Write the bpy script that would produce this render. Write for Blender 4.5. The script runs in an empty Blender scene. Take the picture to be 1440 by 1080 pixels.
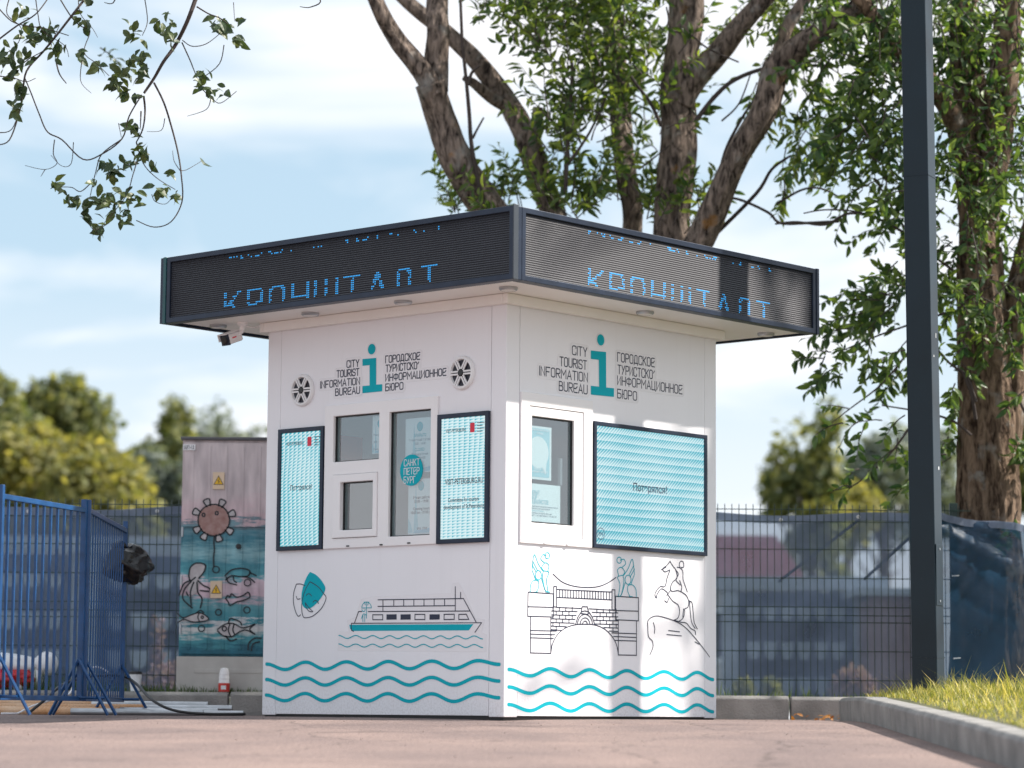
import bpy, bmesh, math, random
from mathutils import Vector, Matrix, noise
random.seed(7)
S = bpy.context.scene
C = S.collection
PI = math.pi

# ------------------------------------------------------------------ camera
FPX, TILT, ROLL, ZC = 3921.55, 0.1169, 0.0077, 0.0436      # solved from the kiosk's edges
ct, st, cr, sr = math.cos(TILT), math.sin(TILT), math.cos(ROLL), math.sin(ROLL)
fwd = Vector((0, ct, st)); up0 = Vector((0, -st, ct)); ri0 = Vector((1, 0, 0))
Rv = ri0 * cr + up0 * sr
Uv = up0 * cr - ri0 * sr
cam = bpy.data.cameras.new('camera'); camo = bpy.data.objects.new('camera', cam); C.objects.link(camo)
cam.sensor_width = 36; cam.lens = FPX / 1440 * 36
cam.clip_end = 3000; cam.clip_start = .05
camo.matrix_world = Matrix(((Rv.x, Uv.x, -fwd.x, 0), (Rv.y, Uv.y, -fwd.y, 0), (Rv.z, Uv.z, -fwd.z, ZC), (0, 0, 0, 1)))
cam.dof.use_dof = True; cam.dof.focus_distance = 17.4; cam.dof.aperture_fstop = 1.6; cam.dof.aperture_blades = 0
S.camera = camo

# ------------------------------------------------------------------ sky and sun
SUN_EL, SUN_AZ = math.radians(43.5), math.radians(4.6)      # azimuth from +X towards +Y, read off the pole's shadow
sd = Vector((math.cos(SUN_AZ) * math.cos(SUN_EL), math.sin(SUN_AZ) * math.cos(SUN_EL), math.sin(SUN_EL)))
W = bpy.data.worlds.new('World'); S.world = W; W.use_nodes = True
nt = W.node_tree; nt.nodes.clear()
N = nt.nodes.new; L = nt.links.new
out = N('ShaderNodeOutputWorld'); bg = N('ShaderNodeBackground'); bg.inputs[1].default_value = .12
sky = N('ShaderNodeTexSky'); sky.sky_type = 'NISHITA'; sky.sun_disc = False
sky.sun_elevation = SUN_EL; sky.sun_rotation = PI / 2 - SUN_AZ
sky.altitude = 0; sky.air_density = 1.0; sky.dust_density = 1.2; sky.ozone_density = 1.5
tc = N('ShaderNodeTexCoord'); mp = N('ShaderNodeMapping'); mp.inputs['Scale'].default_value = (1.0, 1.0, 3.2)
mp.inputs['Rotation'].default_value = (0.0, .35, .4)
mp.inputs['Location'].default_value = (.38, .1, .12)
n1 = N('ShaderNodeTexNoise'); n1.inputs['Scale'].default_value = 5.5; n1.inputs['Detail'].default_value = 7; n1.inputs['Roughness'].default_value = .5
n1.inputs['Distortion'].default_value = .55
r1 = N('ShaderNodeValToRGB'); r1.color_ramp.elements[0].position = .38; r1.color_ramp.elements[1].position = .60
r1.color_ramp.elements[0].color = (.04, .04, .04, 1); r1.color_ramp.elements[1].color = (.97, .97, .97, 1)
sepz = N('ShaderNodeSeparateXYZ')
hz = N('ShaderNodeMapRange'); hz.inputs[1].default_value = .02; hz.inputs[2].default_value = .17; hz.inputs[3].default_value = .85; hz.inputs[4].default_value = 0
mxm = N('ShaderNodeMath'); mxm.operation = 'MAXIMUM'
mix = N('ShaderNodeMixRGB'); mix.inputs[2].default_value = (2.2, 2.2, 2.26, 1)       # bright thin cloud
L(tc.outputs['Generated'], mp.inputs[0]); L(mp.outputs[0], n1.inputs[0]); L(n1.outputs['Fac'], r1.inputs[0])
L(tc.outputs['Generated'], sepz.inputs[0]); L(sepz.outputs['Z'], hz.inputs[0])
L(r1.outputs[0], mxm.inputs[0]); L(hz.outputs[0], mxm.inputs[1])
L(mxm.outputs[0], mix.inputs[0]); hs = N('ShaderNodeHueSaturation'); hs.inputs['Saturation'].default_value = 1.05; hs.inputs['Value'].default_value = .36; hs.inputs['Hue'].default_value = .485; L(sky.outputs[0], hs.inputs['Color']); veil = N('ShaderNodeMixRGB'); veil.inputs[0].default_value = .76; veil.inputs[2].default_value = (1.06, 1.41, 1.70, 1); L(hs.outputs[0], veil.inputs[1]); L(veil.outputs[0], mix.inputs[1]); L(mix.outputs[0], bg.inputs[0]); L(bg.outputs[0], out.inputs[0])
sun = bpy.data.lights.new('sun', 'SUN'); sun.energy = 2.0; sun.angle = math.radians(1.0); sun.color = (1, .93, .84)
suno = bpy.data.objects.new('sun', sun); C.objects.link(suno); suno.rotation_euler = sd.to_track_quat('Z', 'Y').to_euler()
S.view_settings.view_transform = 'Standard'; S.view_settings.look = 'None'; S.view_settings.gamma = 1
S.view_settings.use_curve_mapping = False
S.view_settings.exposure = 2.15

# ------------------------------------------------------------------ pixel to place
def ray(px, py):
    a, b = px - 720, py - 540
    A, B = a * cr + b * sr, -a * sr + b * cr
    x, u = A / FPX, -B / FPX
    return Vector((x, ct - u * st, st + u * ct))
def at(px, py, Y):
    d = ray(px, py) * 1.0
    d *= Y / d.y
    return Vector((d.x, d.y, d.z + ZC))
KC = Vector((-.0346, 16.7676)); YAW = .8465; KW = 2.0884
ER = Vector((math.cos(YAW), math.sin(YAW))); EL = Vector((-math.sin(YAW), math.cos(YAW)))
OVL, OVR, OVE, ZT, FB, FT = .4834, .4778, .4734, 2.5, 2.5639, 2.9888
def onface(f, px, py, off=0.):
    """pixel -> (u, v) on a kiosk face; u grows to the right, v up"""
    d = ray(px, py); d2 = Vector((d.x, d.y))
    if f == 'R':
        s = (KC.dot(EL) - off) / d2.dot(EL); return ((d2 * s - KC).dot(ER), d.z * s + ZC)
    s = (KC.dot(ER) - off) / d2.dot(ER); return (-(d2 * s - KC).dot(EL), d.z * s + ZC)
def FP(f, u, v, off=0.):
    return (u, -off, v) if f == 'R' else (-off, -u, v)
def gz(y):
    if y >= 17.5: return 0.
    if y <= 3: return -.04 * 14
    e = 17 - y
    return -.04 * e if y < 16.5 else -.04 * (17.5 - y) ** 2 / 2
# ------------------------------------------------------------------ mesh helpers
class MB:
    def __init__(s): s.v = []; s.f = []
    def add(s, vs, fs):
        o = len(s.v); s.v += [tuple(p) for p in vs]; s.f += [tuple(i + o for i in q) for q in fs]; return s
    def box(s, x0, x1, y0, y1, z0, z1):
        return s.add([(x, y, z) for x in (x0, x1) for y in (y0, y1) for z in (z0, z1)],
                     [(0, 1, 3, 2), (4, 6, 7, 5), (0, 4, 5, 1), (2, 3, 7, 6), (0, 2, 6, 4), (1, 5, 7, 3)])
    def obox(s, c, ax, ay, az, hx, hy, hz):
        c, ax, ay, az = Vector(c), Vector(ax), Vector(ay), Vector(az)
        return s.add([c + ax * hx * i + ay * hy * j + az * hz * k for i in (-1, 1) for j in (-1, 1) for k in (-1, 1)],
                     [(0, 1, 3, 2), (4, 6, 7, 5), (0, 4, 5, 1), (2, 3, 7, 6), (0, 2, 6, 4), (1, 5, 7, 3)])
    def tube(s, pts, rad, n=8, cap=True, wob=0., seed=0):
        pts = [Vector(p) for p in pts]
        if not hasattr(rad, '__len__'): rad = [rad] * len(pts)
        o = len(s.v); prev = None
        for i, p in enumerate(pts):
            d = (pts[min(i + 1, len(pts) - 1)] - pts[max(i - 1, 0)]).normalized()
            if prev is None:
                a = d.cross(Vector((0, .3, 1)) if abs(d.z) < .9 else Vector((1, 0, 0))).normalized()
            else:
                a = (prev - d * prev.dot(d)).normalized()
            prev = a; b = d.cross(a)
            for k in range(n):
                t = 2 * PI * k / n
                r = rad[i]
                if wob:
                    w0 = noise.noise(Vector((math.cos(t) * 1.6 + seed, math.sin(t) * 1.6, p.z * 2.2)))
                    r *= 1 + wob * w0
                    if n >= 20: r *= 1 + .085 * (1 - 2.2 * abs(noise.noise(Vector((math.cos(t) * 4.5 + seed, math.sin(t) * 4.5, p.z * 2.0 + w0))))) + .04 * noise.noise(Vector((math.cos(t) * 11, math.sin(t) * 11 + seed, p.z * 7)))
                s.v.append(tuple(p + (a * math.cos(t) + b * math.sin(t)) * r))
        for i in range(len(pts) - 1):
            for k in range(n):
                s.f.append((o + i * n + k, o + i * n + (k + 1) % n, o + (i + 1) * n + (k + 1) % n, o + (i + 1) * n + k))
        if cap:
            s.f.append(tuple(o + k for k in reversed(range(n)))); s.f.append(tuple(o + (len(pts) - 1) * n + k for k in range(n)))
        return s
    def lathe(s, c, axis, prof, n=24):
        axis = Vector(axis).normalized(); a = axis.orthogonal().normalized(); b = axis.cross(a); c = Vector(c); o = len(s.v)
        for r, h in prof:
            for k in range(n):
                t = 2 * PI * k / n; s.v.append(tuple(c + axis * h + (a * math.cos(t) + b * math.sin(t)) * r))
        for i in range(len(prof) - 1):
            for k in range(n):
                s.f.append((o + i * n + k, o + i * n + (k + 1) % n, o + (i + 1) * n + (k + 1) % n, o + (i + 1) * n + k))
        s.f.append(tuple(o + k for k in reversed(range(n)))); s.f.append(tuple(o + (len(prof) - 1) * n + k for k in range(n)))
        return s
    def mesh(s, name, smooth=False):
        me = bpy.data.meshes.new(name); me.from_pydata(s.v, [], s.f)
        bm = bmesh.new(); bm.from_mesh(me); bmesh.ops.recalc_face_normals(bm, faces=bm.faces); bm.to_mesh(me); bm.free()
        if smooth: me.polygons.foreach_set('use_smooth', [True] * len(me.polygons))
        me.update(); return me
def obj(name, mb, mat, parent=None, smooth=False, bevel=0, recalc=True):
    if isinstance(mb, MB):
        if recalc: me = mb.mesh(name, smooth)
        else:
            me = bpy.data.meshes.new(name); me.from_pydata(mb.v, [], mb.f); me.update()
            if smooth: me.polygons.foreach_set('use_smooth', [True] * len(me.polygons))
    else: me = mb
    if mat is not None and not me.materials: me.materials.append(mat)
    o = bpy.data.objects.new(name, me); C.objects.link(o)
    if parent is not None: o.parent = parent
    if bevel:
        b = o.modifiers.new('bevel', 'BEVEL'); b.width = bevel; b.segments = 2; b.limit_method = 'ANGLE'
    return o
def empty(name, loc=(0, 0, 0), rz=0):
    o = bpy.data.objects.new(name, None); C.objects.link(o); o.location = loc; o.rotation_euler = (0, 0, rz); o.empty_display_size = .1; return o
def tag(o, label, cat, group=None):
    o['label'] = label; o['category'] = cat
    if group: o['group'] = group
    return o
def struct(o): o['kind'] = 'structure'; return o
def stuff(o): o['kind'] = 'stuff'; return o
def rot(o, v):  # point in parent's local frame
    return o.matrix_basis.inverted() @ Vector(v)

# ------------------------------------------------------------------ materials
def newmat(name):
    m = bpy.data.materials.new(name); m.use_nodes = True; return m, m.node_tree, m.node_tree.nodes['Principled BSDF']
def mat(name, col, rough=.5, metal=0., var=.08, scale=6., bump=0., bscale=60., stretch=(1, 1, 1), col2=None, spec=.5, detail=5., coord='Object', dirt=0., splash=0):
    m, t, b = newmat(name); n = t.nodes.new; l = t.links.new
    tc = n('ShaderNodeTexCoord'); mp = n('ShaderNodeMapping'); mp.inputs['Scale'].default_value = stretch; l(tc.outputs[coord], mp.inputs[0])
    nz = n('ShaderNodeTexNoise'); nz.inputs['Scale'].default_value = scale; nz.inputs['Detail'].default_value = detail; l(mp.outputs[0], nz.inputs[0])
    rp = n('ShaderNodeValToRGB'); rp.color_ramp.elements[0].position = .3; rp.color_ramp.elements[1].position = .7
    c = Vector(col); c2 = Vector(col2) if col2 else c * (1 + var); c1 = c if col2 else c * (1 - var)
    rp.color_ramp.elements[0].color = (*c1, 1); rp.color_ramp.elements[1].color = (*[min(x, .95) for x in c2], 1)
    l(nz.outputs['Fac'], rp.inputs[0]); last = rp.outputs[0]
    if dirt:
        nd = n('ShaderNodeTexNoise'); nd.inputs['Scale'].default_value = 45; nd.inputs['Detail'].default_value = 3; l(tc.outputs[coord], nd.inputs[0])
        rd = n('ShaderNodeValToRGB'); rd.color_ramp.elements[0].position = .66; rd.color_ramp.elements[1].position = .8
        l(nd.outputs['Fac'], rd.inputs[0])
        md = n('ShaderNodeMath'); md.operation = 'MULTIPLY'; md.inputs[1].default_value = dirt; l(rd.outputs[0], md.inputs[0])
        mx = n('ShaderNodeMixRGB'); mx.inputs[2].default_value = (.12, .1, .09, 1); l(md.outputs[0], mx.inputs[0]); l(last, mx.inputs[1]); last = mx.outputs[0]
    if splash:   # road splash and grit on the lowest hand's breadth, rain streaks above
        sx = n('ShaderNodeSeparateXYZ'); l(tc.outputs[coord], sx.inputs[0])
        mr = n('ShaderNodeMapRange'); mr.inputs[1].default_value = .0; mr.inputs[2].default_value = .26; mr.inputs[3].default_value = .30; mr.inputs[4].default_value = 0.; l(sx.outputs['Z'], mr.inputs[0])
        ng = n('ShaderNodeTexNoise'); ng.inputs['Scale'].default_value = 75; ng.inputs['Detail'].default_value = 4; l(tc.outputs[coord], ng.inputs[0])
        m3 = n('ShaderNodeMapRange'); m3.inputs[1].default_value = .42; m3.inputs[2].default_value = .7; l(ng.outputs['Fac'], m3.inputs[0])
        m4 = n('ShaderNodeMath'); m4.operation = 'MULTIPLY'; l(mr.outputs[0], m4.inputs[0]); l(m3.outputs[0], m4.inputs[1])
        m5 = n('ShaderNodeMapping'); m5.inputs['Scale'].default_value = (14, 14, .5); l(tc.outputs[coord], m5.inputs[0])
        ns = n('ShaderNodeTexNoise'); ns.inputs['Scale'].default_value = 1.6; ns.inputs['Detail'].default_value = 5; l(m5.outputs[0], ns.inputs[0])
        m6 = n('ShaderNodeMapRange'); m6.inputs[1].default_value = .56; m6.inputs[2].default_value = .8; m6.inputs[3].default_value = 0; m6.inputs[4].default_value = .05; l(ns.outputs['Fac'], m6.inputs[0])
        m7 = n('ShaderNodeMath'); m7.operation = 'MAXIMUM'; l(m4.outputs[0], m7.inputs[0]); l(m6.outputs[0], m7.inputs[1])
        mg = n('ShaderNodeMixRGB'); mg.inputs[2].default_value = (.33, .29, .27, 1); l(m7.outputs[0], mg.inputs[0]); l(last, mg.inputs[1]); last = mg.outputs[0]
    l(last, b.inputs['Base Color'])
    b.inputs['Roughness'].default_value = rough; b.inputs['Metallic'].default_value = metal; b.inputs['Specular IOR Level'].default_value = spec
    if bump:
        nb = n('ShaderNodeTexNoise'); nb.inputs['Scale'].default_value = bscale; nb.inputs['Detail'].default_value = 6; l(mp.outputs[0], nb.inputs[0])
        bp = n('ShaderNodeBump'); bp.inputs['Strength'].default_value = bump; bp.inputs['Distance'].default_value = .02; l(nb.outputs['Fac'], bp.inputs['Height']); l(bp.outputs[0], b.inputs['Normal'])
    return m
def leafmat(name, c1, c2, trans=.35, rough=.42):
    m, t, b = newmat(name); n = t.nodes.new; l = t.links.new
    g = n('ShaderNodeNewGeometry'); oi = n('ShaderNodeObjectInfo'); a = n('ShaderNodeMath'); a.operation = 'ADD'; fr = n('ShaderNodeMath'); fr.operation = 'FRACT'
    l(g.outputs['Random Per Island'], a.inputs[0]); l(oi.outputs['Random'], a.inputs[1]); l(a.outputs[0], fr.inputs[0])
    rp = n('ShaderNodeValToRGB'); rp.color_ramp.elements[0].color = (*c1, 1); rp.color_ramp.elements[1].color = (*c2, 1)
    e = rp.color_ramp.elements.new(.6); e.color = (*[(p * .65 + q * .35) for p, q in zip(c1, c2)], 1)
    l(fr.outputs[0], rp.inputs[0]); l(rp.outputs[0], b.inputs['Base Color']); b.inputs['Roughness'].default_value = rough
    tr = n('ShaderNodeBsdfTranslucent'); mc = n('ShaderNodeMixRGB'); mc.blend_type = 'MULTIPLY'; mc.inputs[0].default_value = 1; mc.inputs[2].default_value = (1.6, 1.5, .7, 1)
    l(rp.outputs[0], mc.inputs[1]); l(mc.outputs[0], tr.inputs[0])
    ms = n('ShaderNodeMixShader'); ms.inputs[0].default_value = trans; l(b.outputs[0], ms.inputs[1]); l(tr.outputs[0], ms.inputs[2])
    l(ms.outputs[0], t.nodes['Material Output'].inputs[0]); return m
def barkmat(name, dark, light, sc=1., moss=None):
    m, t, b = newmat(name); n = t.nodes.new; l = t.links.new
    tc = n('ShaderNodeTexCoord'); mp = n('ShaderNodeMapping'); mp.inputs['Scale'].default_value = (8 * sc, 8 * sc, 2.5 * sc); l(tc.outputs['Object'], mp.inputs[0])
    nz = n('ShaderNodeTexNoise'); nz.inputs['Scale'].default_value = 2.2; nz.inputs['Detail'].default_value = 8; nz.inputs['Roughness'].default_value = .62; nz.inputs['Distortion'].default_value = .6; l(mp.outputs[0], nz.inputs[0])
    rp = n('ShaderNodeValToRGB'); rp.color_ramp.elements[0].position = .36; rp.color_ramp.elements[1].position = .62
    rp.color_ramp.elements[0].color = (*dark, 1); rp.color_ramp.elements[1].color = (*light, 1); l(nz.outputs['Fac'], rp.inputs[0])
    last = rp.outputs[0]
    for (col, s2, lo, hi) in ([((.30, .29, .27), 5.5, .58, .68)] + ([(moss, 4.5, .66, .74)] if moss else [])):
        n2 = n('ShaderNodeTexNoise'); n2.inputs['Scale'].default_value = s2; n2.inputs['Detail'].default_value = 6; l(tc.outputs['Object'], n2.inputs[0])
        r2 = n('ShaderNodeValToRGB'); r2.color_ramp.elements[0].position = lo; r2.color_ramp.elements[1].position = hi; l(n2.outputs['Fac'], r2.inputs[0])
        mf = n('ShaderNodeMath'); mf.operation = 'MULTIPLY'; mf.inputs[1].default_value = .7; l(r2.outputs[0], mf.inputs[0])
        mx = n('ShaderNodeMixRGB'); mx.inputs[2].default_value = (*col, 1); l(mf.outputs[0], mx.inputs[0]); l(last, mx.inputs[1]); last = mx.outputs[0]
    l(last, b.inputs['Base Color']); b.inputs['Roughness'].default_value = .9; b.inputs['Specular IOR Level'].default_value = .2
    bp = n('ShaderNodeBump'); bp.inputs['Strength'].default_value = 1.; bp.inputs['Distance'].default_value = .06; l(nz.outputs['Fac'], bp.inputs['Height']); l(bp.outputs[0], b.inputs['Normal'])
    return m
M = {}
M['white'] = mat('white_panel', (.845, .84, .88), .38, var=.02, scale=1.2, dirt=.05, splash=1)
M['pvc'] = mat('white_pvc', (.86, .845, .86), .32, var=.015, scale=3)
M['soffit'] = mat('white_soffit', (.88, .86, .84), .4, var=.03, scale=2)
M['sticker'] = mat('clear_vinyl', (.815, .80, .835), .22, var=.01)
M['teal'] = mat('teal_vinyl', (.0, .40, .49), .6, var=.03, spec=.2)
M['navy_ink'] = mat('navy_vinyl', (.012, .018, .05), .4, var=.02)
M['white_ink'] = mat('white_ink', (.82, .82, .84), .5, var=.01)
M['grey_ink'] = mat('grey_ink', (.25, .28, .33), .5, var=.01)
M['paleblue'] = mat('pale_blue_print', (.36, .60, .68), .5, var=.03)
M['midblue'] = mat('mid_blue_print', (.25, .5, .66), .5, var=.04)
M['paper'] = mat('white_paper', (.78, .8, .82), .6, var=.02)
M['red_ink'] = mat('red_ink', (.75, .03, .07), .5, var=.02)
M['frame_dark'] = mat('dark_blue_metal', (.016, .026, .05), .38, metal=.3, var=.2, scale=9)
M['black'] = mat('black_plastic', (.012, .012, .014), .4, var=.2)
M['seam'] = mat('seam_grey', (.33, .31, .32), .7, var=.1)
M['redcab'] = mat('red_paint', (.45, .06, .05), .45, var=.15)
M['galv'] = mat('galvanised_steel', (.48, .5, .53), .35, metal=.75, var=.15, scale=9)
M['bluepaint'] = mat('blue_barrier_paint', (.006, .055, .17), .35, var=.25, scale=12, dirt=.25)
M['asphalt'] = None
# asphalt
m, t, b = newmat('asphalt'); n = t.nodes.new; l = t.links.new
tc2 = n('ShaderNodeTexCoord'); na = n('ShaderNodeTexNoise'); na.inputs['Scale'].default_value = 70; na.inputs['Detail'].default_value = 3
nb = n('ShaderNodeTexNoise'); nb.inputs['Scale'].default_value = 1.1; nb.inputs['Detail'].default_value = 6
vo = n('ShaderNodeTexVoronoi'); vo.inputs['Scale'].default_value = 90
for q in (na, nb, vo): l(tc2.outputs['Object'], q.inputs['Vector'])
ra = n('ShaderNodeValToRGB'); ra.color_ramp.elements[0].position = .25; ra.color_ramp.elements[1].position = .75
ra.color_ramp.elements[0].color = (.115, .085, .08, 1); ra.color_ramp.elements[1].color = (.35, .26, .238, 1); l(na.outputs['Fac'], ra.inputs[0])
rb = n('ShaderNodeValToRGB'); rb.color_ramp.elements[0].position = .35; rb.color_ramp.elements[1].position = .7
rb.color_ramp.elements[0].color = (.70, .70, .72, 1); rb.color_ramp.elements[1].color = (1.05, 1.03, 1, 1); l(nb.outputs['Fac'], rb.inputs[0])
mm = n('ShaderNodeMixRGB'); mm.blend_type = 'MULTIPLY'; mm.inputs[0].default_value = 1; l(ra.outputs[0], mm.inputs[1]); l(rb.outputs[0], mm.inputs[2])
vc = n('ShaderNodeTexVoronoi'); vc.feature = 'DISTANCE_TO_EDGE'; vc.inputs['Scale'].default_value = .55
nd2 = n('ShaderNodeTexNoise'); nd2.inputs['Scale'].default_value = 3; l(tc2.outputs['Object'], nd2.inputs['Vector']); vadd = n('ShaderNodeVectorMath'); vadd.operation = 'MULTIPLY_ADD'; vadd.inputs[1].default_value = (.5, .5, 0); l(nd2.outputs['Color'], vadd.inputs[0]); l(tc2.outputs['Object'], vadd.inputs[2]); l(vadd.outputs[0], vc.inputs['Vector'])
mc = n('ShaderNodeMapRange'); mc.inputs[1].default_value = .0; mc.inputs[2].default_value = .010; mc.inputs[3].default_value = .55; mc.inputs[4].default_value = 1.; l(vc.outputs['Distance'], mc.inputs[0])
mm2 = n('ShaderNodeMixRGB'); mm2.blend_type = 'MULTIPLY'; mm2.inputs[0].default_value = 1; l(mm.outputs[0], mm2.inputs[1]); l(mc.outputs[0], mm2.inputs[2])
l(mm2.outputs[0], b.inputs['Base Color']); b.inputs['Roughness'].default_value = .88
bp = n('ShaderNodeBump'); bp.inputs['Strength'].default_value = .5; bp.inputs['Distance'].default_value = .006; l(vo.outputs['Distance'], bp.inputs['Height']); l(bp.outputs[0], b.inputs['Normal'])
M['asphalt'] = m
M['kerb'] = mat('kerb_concrete', (.18, .178, .175), .85, var=.0, col2=(.32, .31, .30), scale=5, bump=.45, bscale=70, detail=8, dirt=.35)
M['soil'] = mat('verge_soil', (.05, .055, .025), .95, col2=(.10, .10, .04), scale=4, bump=.5, bscale=30)
M['leaf_w'] = leafmat('willow_leaf', (.030, .072, .022), (.21, .28, .055), .48)
M['leaf_r'] = leafmat('right_tree_leaf', (.024, .066, .024), (.17, .25, .065), .48)
M['leaf_h'] = leafmat('hanging_leaf', (.022, .050, .020), (.085, .115, .035), .25)
M['leaf_d'] = leafmat('distant_leaf', (.06, .09, .035), (.33, .33, .12), .45, .6)
M['leaf_y'] = leafmat('yellow_shrub_leaf', (.14, .155, .05), (.37, .34, .12), .45, .6)
M['leaf_g'] = leafmat('grey_green_leaf', (.09, .12, .10), (.25, .29, .25), .35, .5)
M['grass'] = leafmat('grass_blade', (.16, .20, .035), (.66, .56, .22), .4, .55)
M['weed'] = leafmat('weed_blade', (.04, .085, .02), (.12, .17, .05), .35, .55)
M['bark'] = barkmat('willow_bark', (.022, .016, .014), (.30, .235, .195), 1.35, (.30, .14, .03))
M['bark_r'] = barkmat('rough_brown_bark', (.026, .014, .009), (.27, .19, .135), 1.1)
M['twig'] = mat('twig', (.045, .032, .028), .8, var=.3, scale=5)
M['pole_paint'] = mat('dark_grey_pole_paint', (.004, .014, .023), .3, var=.15, scale=3, dirt=.1, spec=.3)

def N_math(t, op, a, b=None, clamp=False):
    q = t.nodes.new('ShaderNodeMath'); q.operation = op; q.use_clamp = clamp
    for i, x in enumerate((a, b)):
        if x is None: continue
        if isinstance(x, (int, float)): q.inputs[i].default_value = x
        else: t.links.new(x, q.inputs[i])
    return q.outputs[0]
def glassmat():
    m, t, b = newmat('window_glass'); n = t.nodes.new; l = t.links.new
    t.nodes.remove(b); tr = n('ShaderNodeBsdfTransparent'); tr.inputs[0].default_value = (.80, .87, .88, 1)
    gl = n('ShaderNodeBsdfGlossy'); gl.inputs['Roughness'].default_value = .015; gl.inputs[0].default_value = (.95, .97, 1, 1)
    fr = n('ShaderNodeFresnel'); fr.inputs[0].default_value = 1.6
    ad = n('ShaderNodeMath'); ad.operation = 'ADD'; ad.inputs[1].default_value = .17; l(fr.outputs[0], ad.inputs[0])
    ge = n('ShaderNodeNewGeometry'); fro = N_math(t, 'SUBTRACT', 1., ge.outputs['Backfacing']); fac = N_math(t, 'MULTIPLY', ad.outputs[0], fro)
    ms = n('ShaderNodeMixShader'); l(fac, ms.inputs[0]); l(tr.outputs[0], ms.inputs[1]); l(gl.outputs[0], ms.inputs[2])
    l(ms.outputs[0], t.nodes['Material Output'].inputs[0]); return m
M['glass'] = glassmat()
def netmat(name, col, alpha, sheen=.0):
    m, t, b = newmat(name); n = t.nodes.new; l = t.links.new
    tc = n('ShaderNodeTexCoord'); nz = n('ShaderNodeTexNoise'); nz.inputs['Scale'].default_value = 3.; nz.inputs['Detail'].default_value = 6; l(tc.outputs['Object'], nz.inputs[0])
    rp = n('ShaderNodeValToRGB'); rp.color_ramp.elements[0].position = .3; rp.color_ramp.elements[1].position = .7
    rp.color_ramp.elements[0].color = (*[c * .8 for c in col], 1); rp.color_ramp.elements[1].color = (*[c * 1.25 for c in col], 1); l(nz.outputs['Fac'], rp.inputs[0])
    l(rp.outputs[0], b.inputs['Base Color']); b.inputs['Roughness'].default_value = .5
    tl = n('ShaderNodeBsdfTranslucent'); l(rp.outputs[0], tl.inputs[0])
    mt = n('ShaderNodeMixShader'); mt.inputs[0].default_value = .35; l(b.outputs[0], mt.inputs[1]); l(tl.outputs[0], mt.inputs[2])
    tr = n('ShaderNodeBsdfTransparent'); tr.inputs[0].default_value = (.80, .90, 1, 1)
    ms = n('ShaderNodeMixShader'); ms.inputs[0].default_value = alpha; l(tr.outputs[0], ms.inputs[1]); l(mt.outputs[0], ms.inputs[2])
    l(ms.outputs[0], t.nodes['Material Output'].inputs[0]); return m
M['net'] = netmat('blue_shade_net', (.15, .195, .30), .60)
M['net_hem'] = netmat('blue_net_hem', (.20, .24, .33), .85)
def screenmat(name, axis, fa, fb, sh, pale, strength, vertical):
    """LED wall showing a drifting teal/white stripe pattern; a = across, z = up"""
    m, t, b = newmat(name); n = t.nodes.new; l = t.links.new; t.nodes.remove(b)
    tc = n('ShaderNodeTexCoord'); sp = n('ShaderNodeSeparateXYZ'); l(tc.outputs['Object'], sp.inputs[0])
    nw = n('ShaderNodeTexNoise'); nw.inputs['Scale'].default_value = 1.7; nw.inputs['Detail'].default_value = 1; l(tc.outputs['Object'], nw.inputs[0])
    a = N_math(t, 'ADD', sp.outputs[axis], N_math(t, 'MULTIPLY', nw.outputs['Fac'], .09)); z = N_math(t, 'ADD', sp.outputs['Z'], N_math(t, 'MULTIPLY', nw.outputs['Fac'], .012))
    if vertical: a, z = z, a
    band = N_math(t, 'FRACT', N_math(t, 'MULTIPLY', z, fb))
    s = N_math(t, 'SINE', N_math(t, 'MULTIPLY', N_math(t, 'ADD', N_math(t, 'MULTIPLY', a, fa), N_math(t, 'MULTIPLY', band, sh)), 2 * PI))
    v = N_math(t, 'ADD', N_math(t, 'MULTIPLY', s, .5), N_math(t, 'MULTIPLY', N_math(t, 'SUBTRACT', band, .5), .95))
    nz = n('ShaderNodeTexNoise'); nz.inputs['Scale'].default_value = 2.2; l(tc.outputs['Object'], nz.inputs[0])
    v = N_math(t, 'ADD', v, N_math(t, 'MULTIPLY', N_math(t, 'SUBTRACT', nz.outputs['Fac'], .5), .9))
    rp = n('ShaderNodeValToRGB'); rp.color_ramp.elements[0].position = .28 + pale * .14; rp.color_ramp.elements[1].position = .78 + pale * .22
    rp.color_ramp.elements[0].color = (.70, .88, .91, 1); rp.color_ramp.elements[1].color = (.0, .40, .52, 1)
    l(N_math(t, 'ADD', N_math(t, 'MULTIPLY', v, .5), .5), rp.inputs[0])
    em = n('ShaderNodeEmission'); em.inputs[1].default_value = strength; l(rp.outputs[0], em.inputs[0])
    gl = n('ShaderNodeBsdfGlossy'); gl.inputs['Roughness'].default_value = .3; gl.inputs[0].default_value = (.04, .04, .04, 1)
    ad = n('ShaderNodeAddShader'); l(em.outputs[0], ad.inputs[0]); l(gl.outputs[0], ad.inputs[1])
    l(ad.outputs[0], t.nodes['Material Output'].inputs[0]); return m
EXPI = 2 ** -S.view_settings.exposure
M['scrR'] = screenmat('led_screen_wide', 'X', 38, 19.5, -2.2, .12, 1.0 * EXPI, False)
M['scrL1'] = screenmat('led_screen_teal', 'Y', 48, 24, .8, .0, .95 * EXPI, True)
M['scrL2'] = screenmat('led_screen_pale', 'Y', 55, 24, .35, .8, .98 * EXPI, True)
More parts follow.
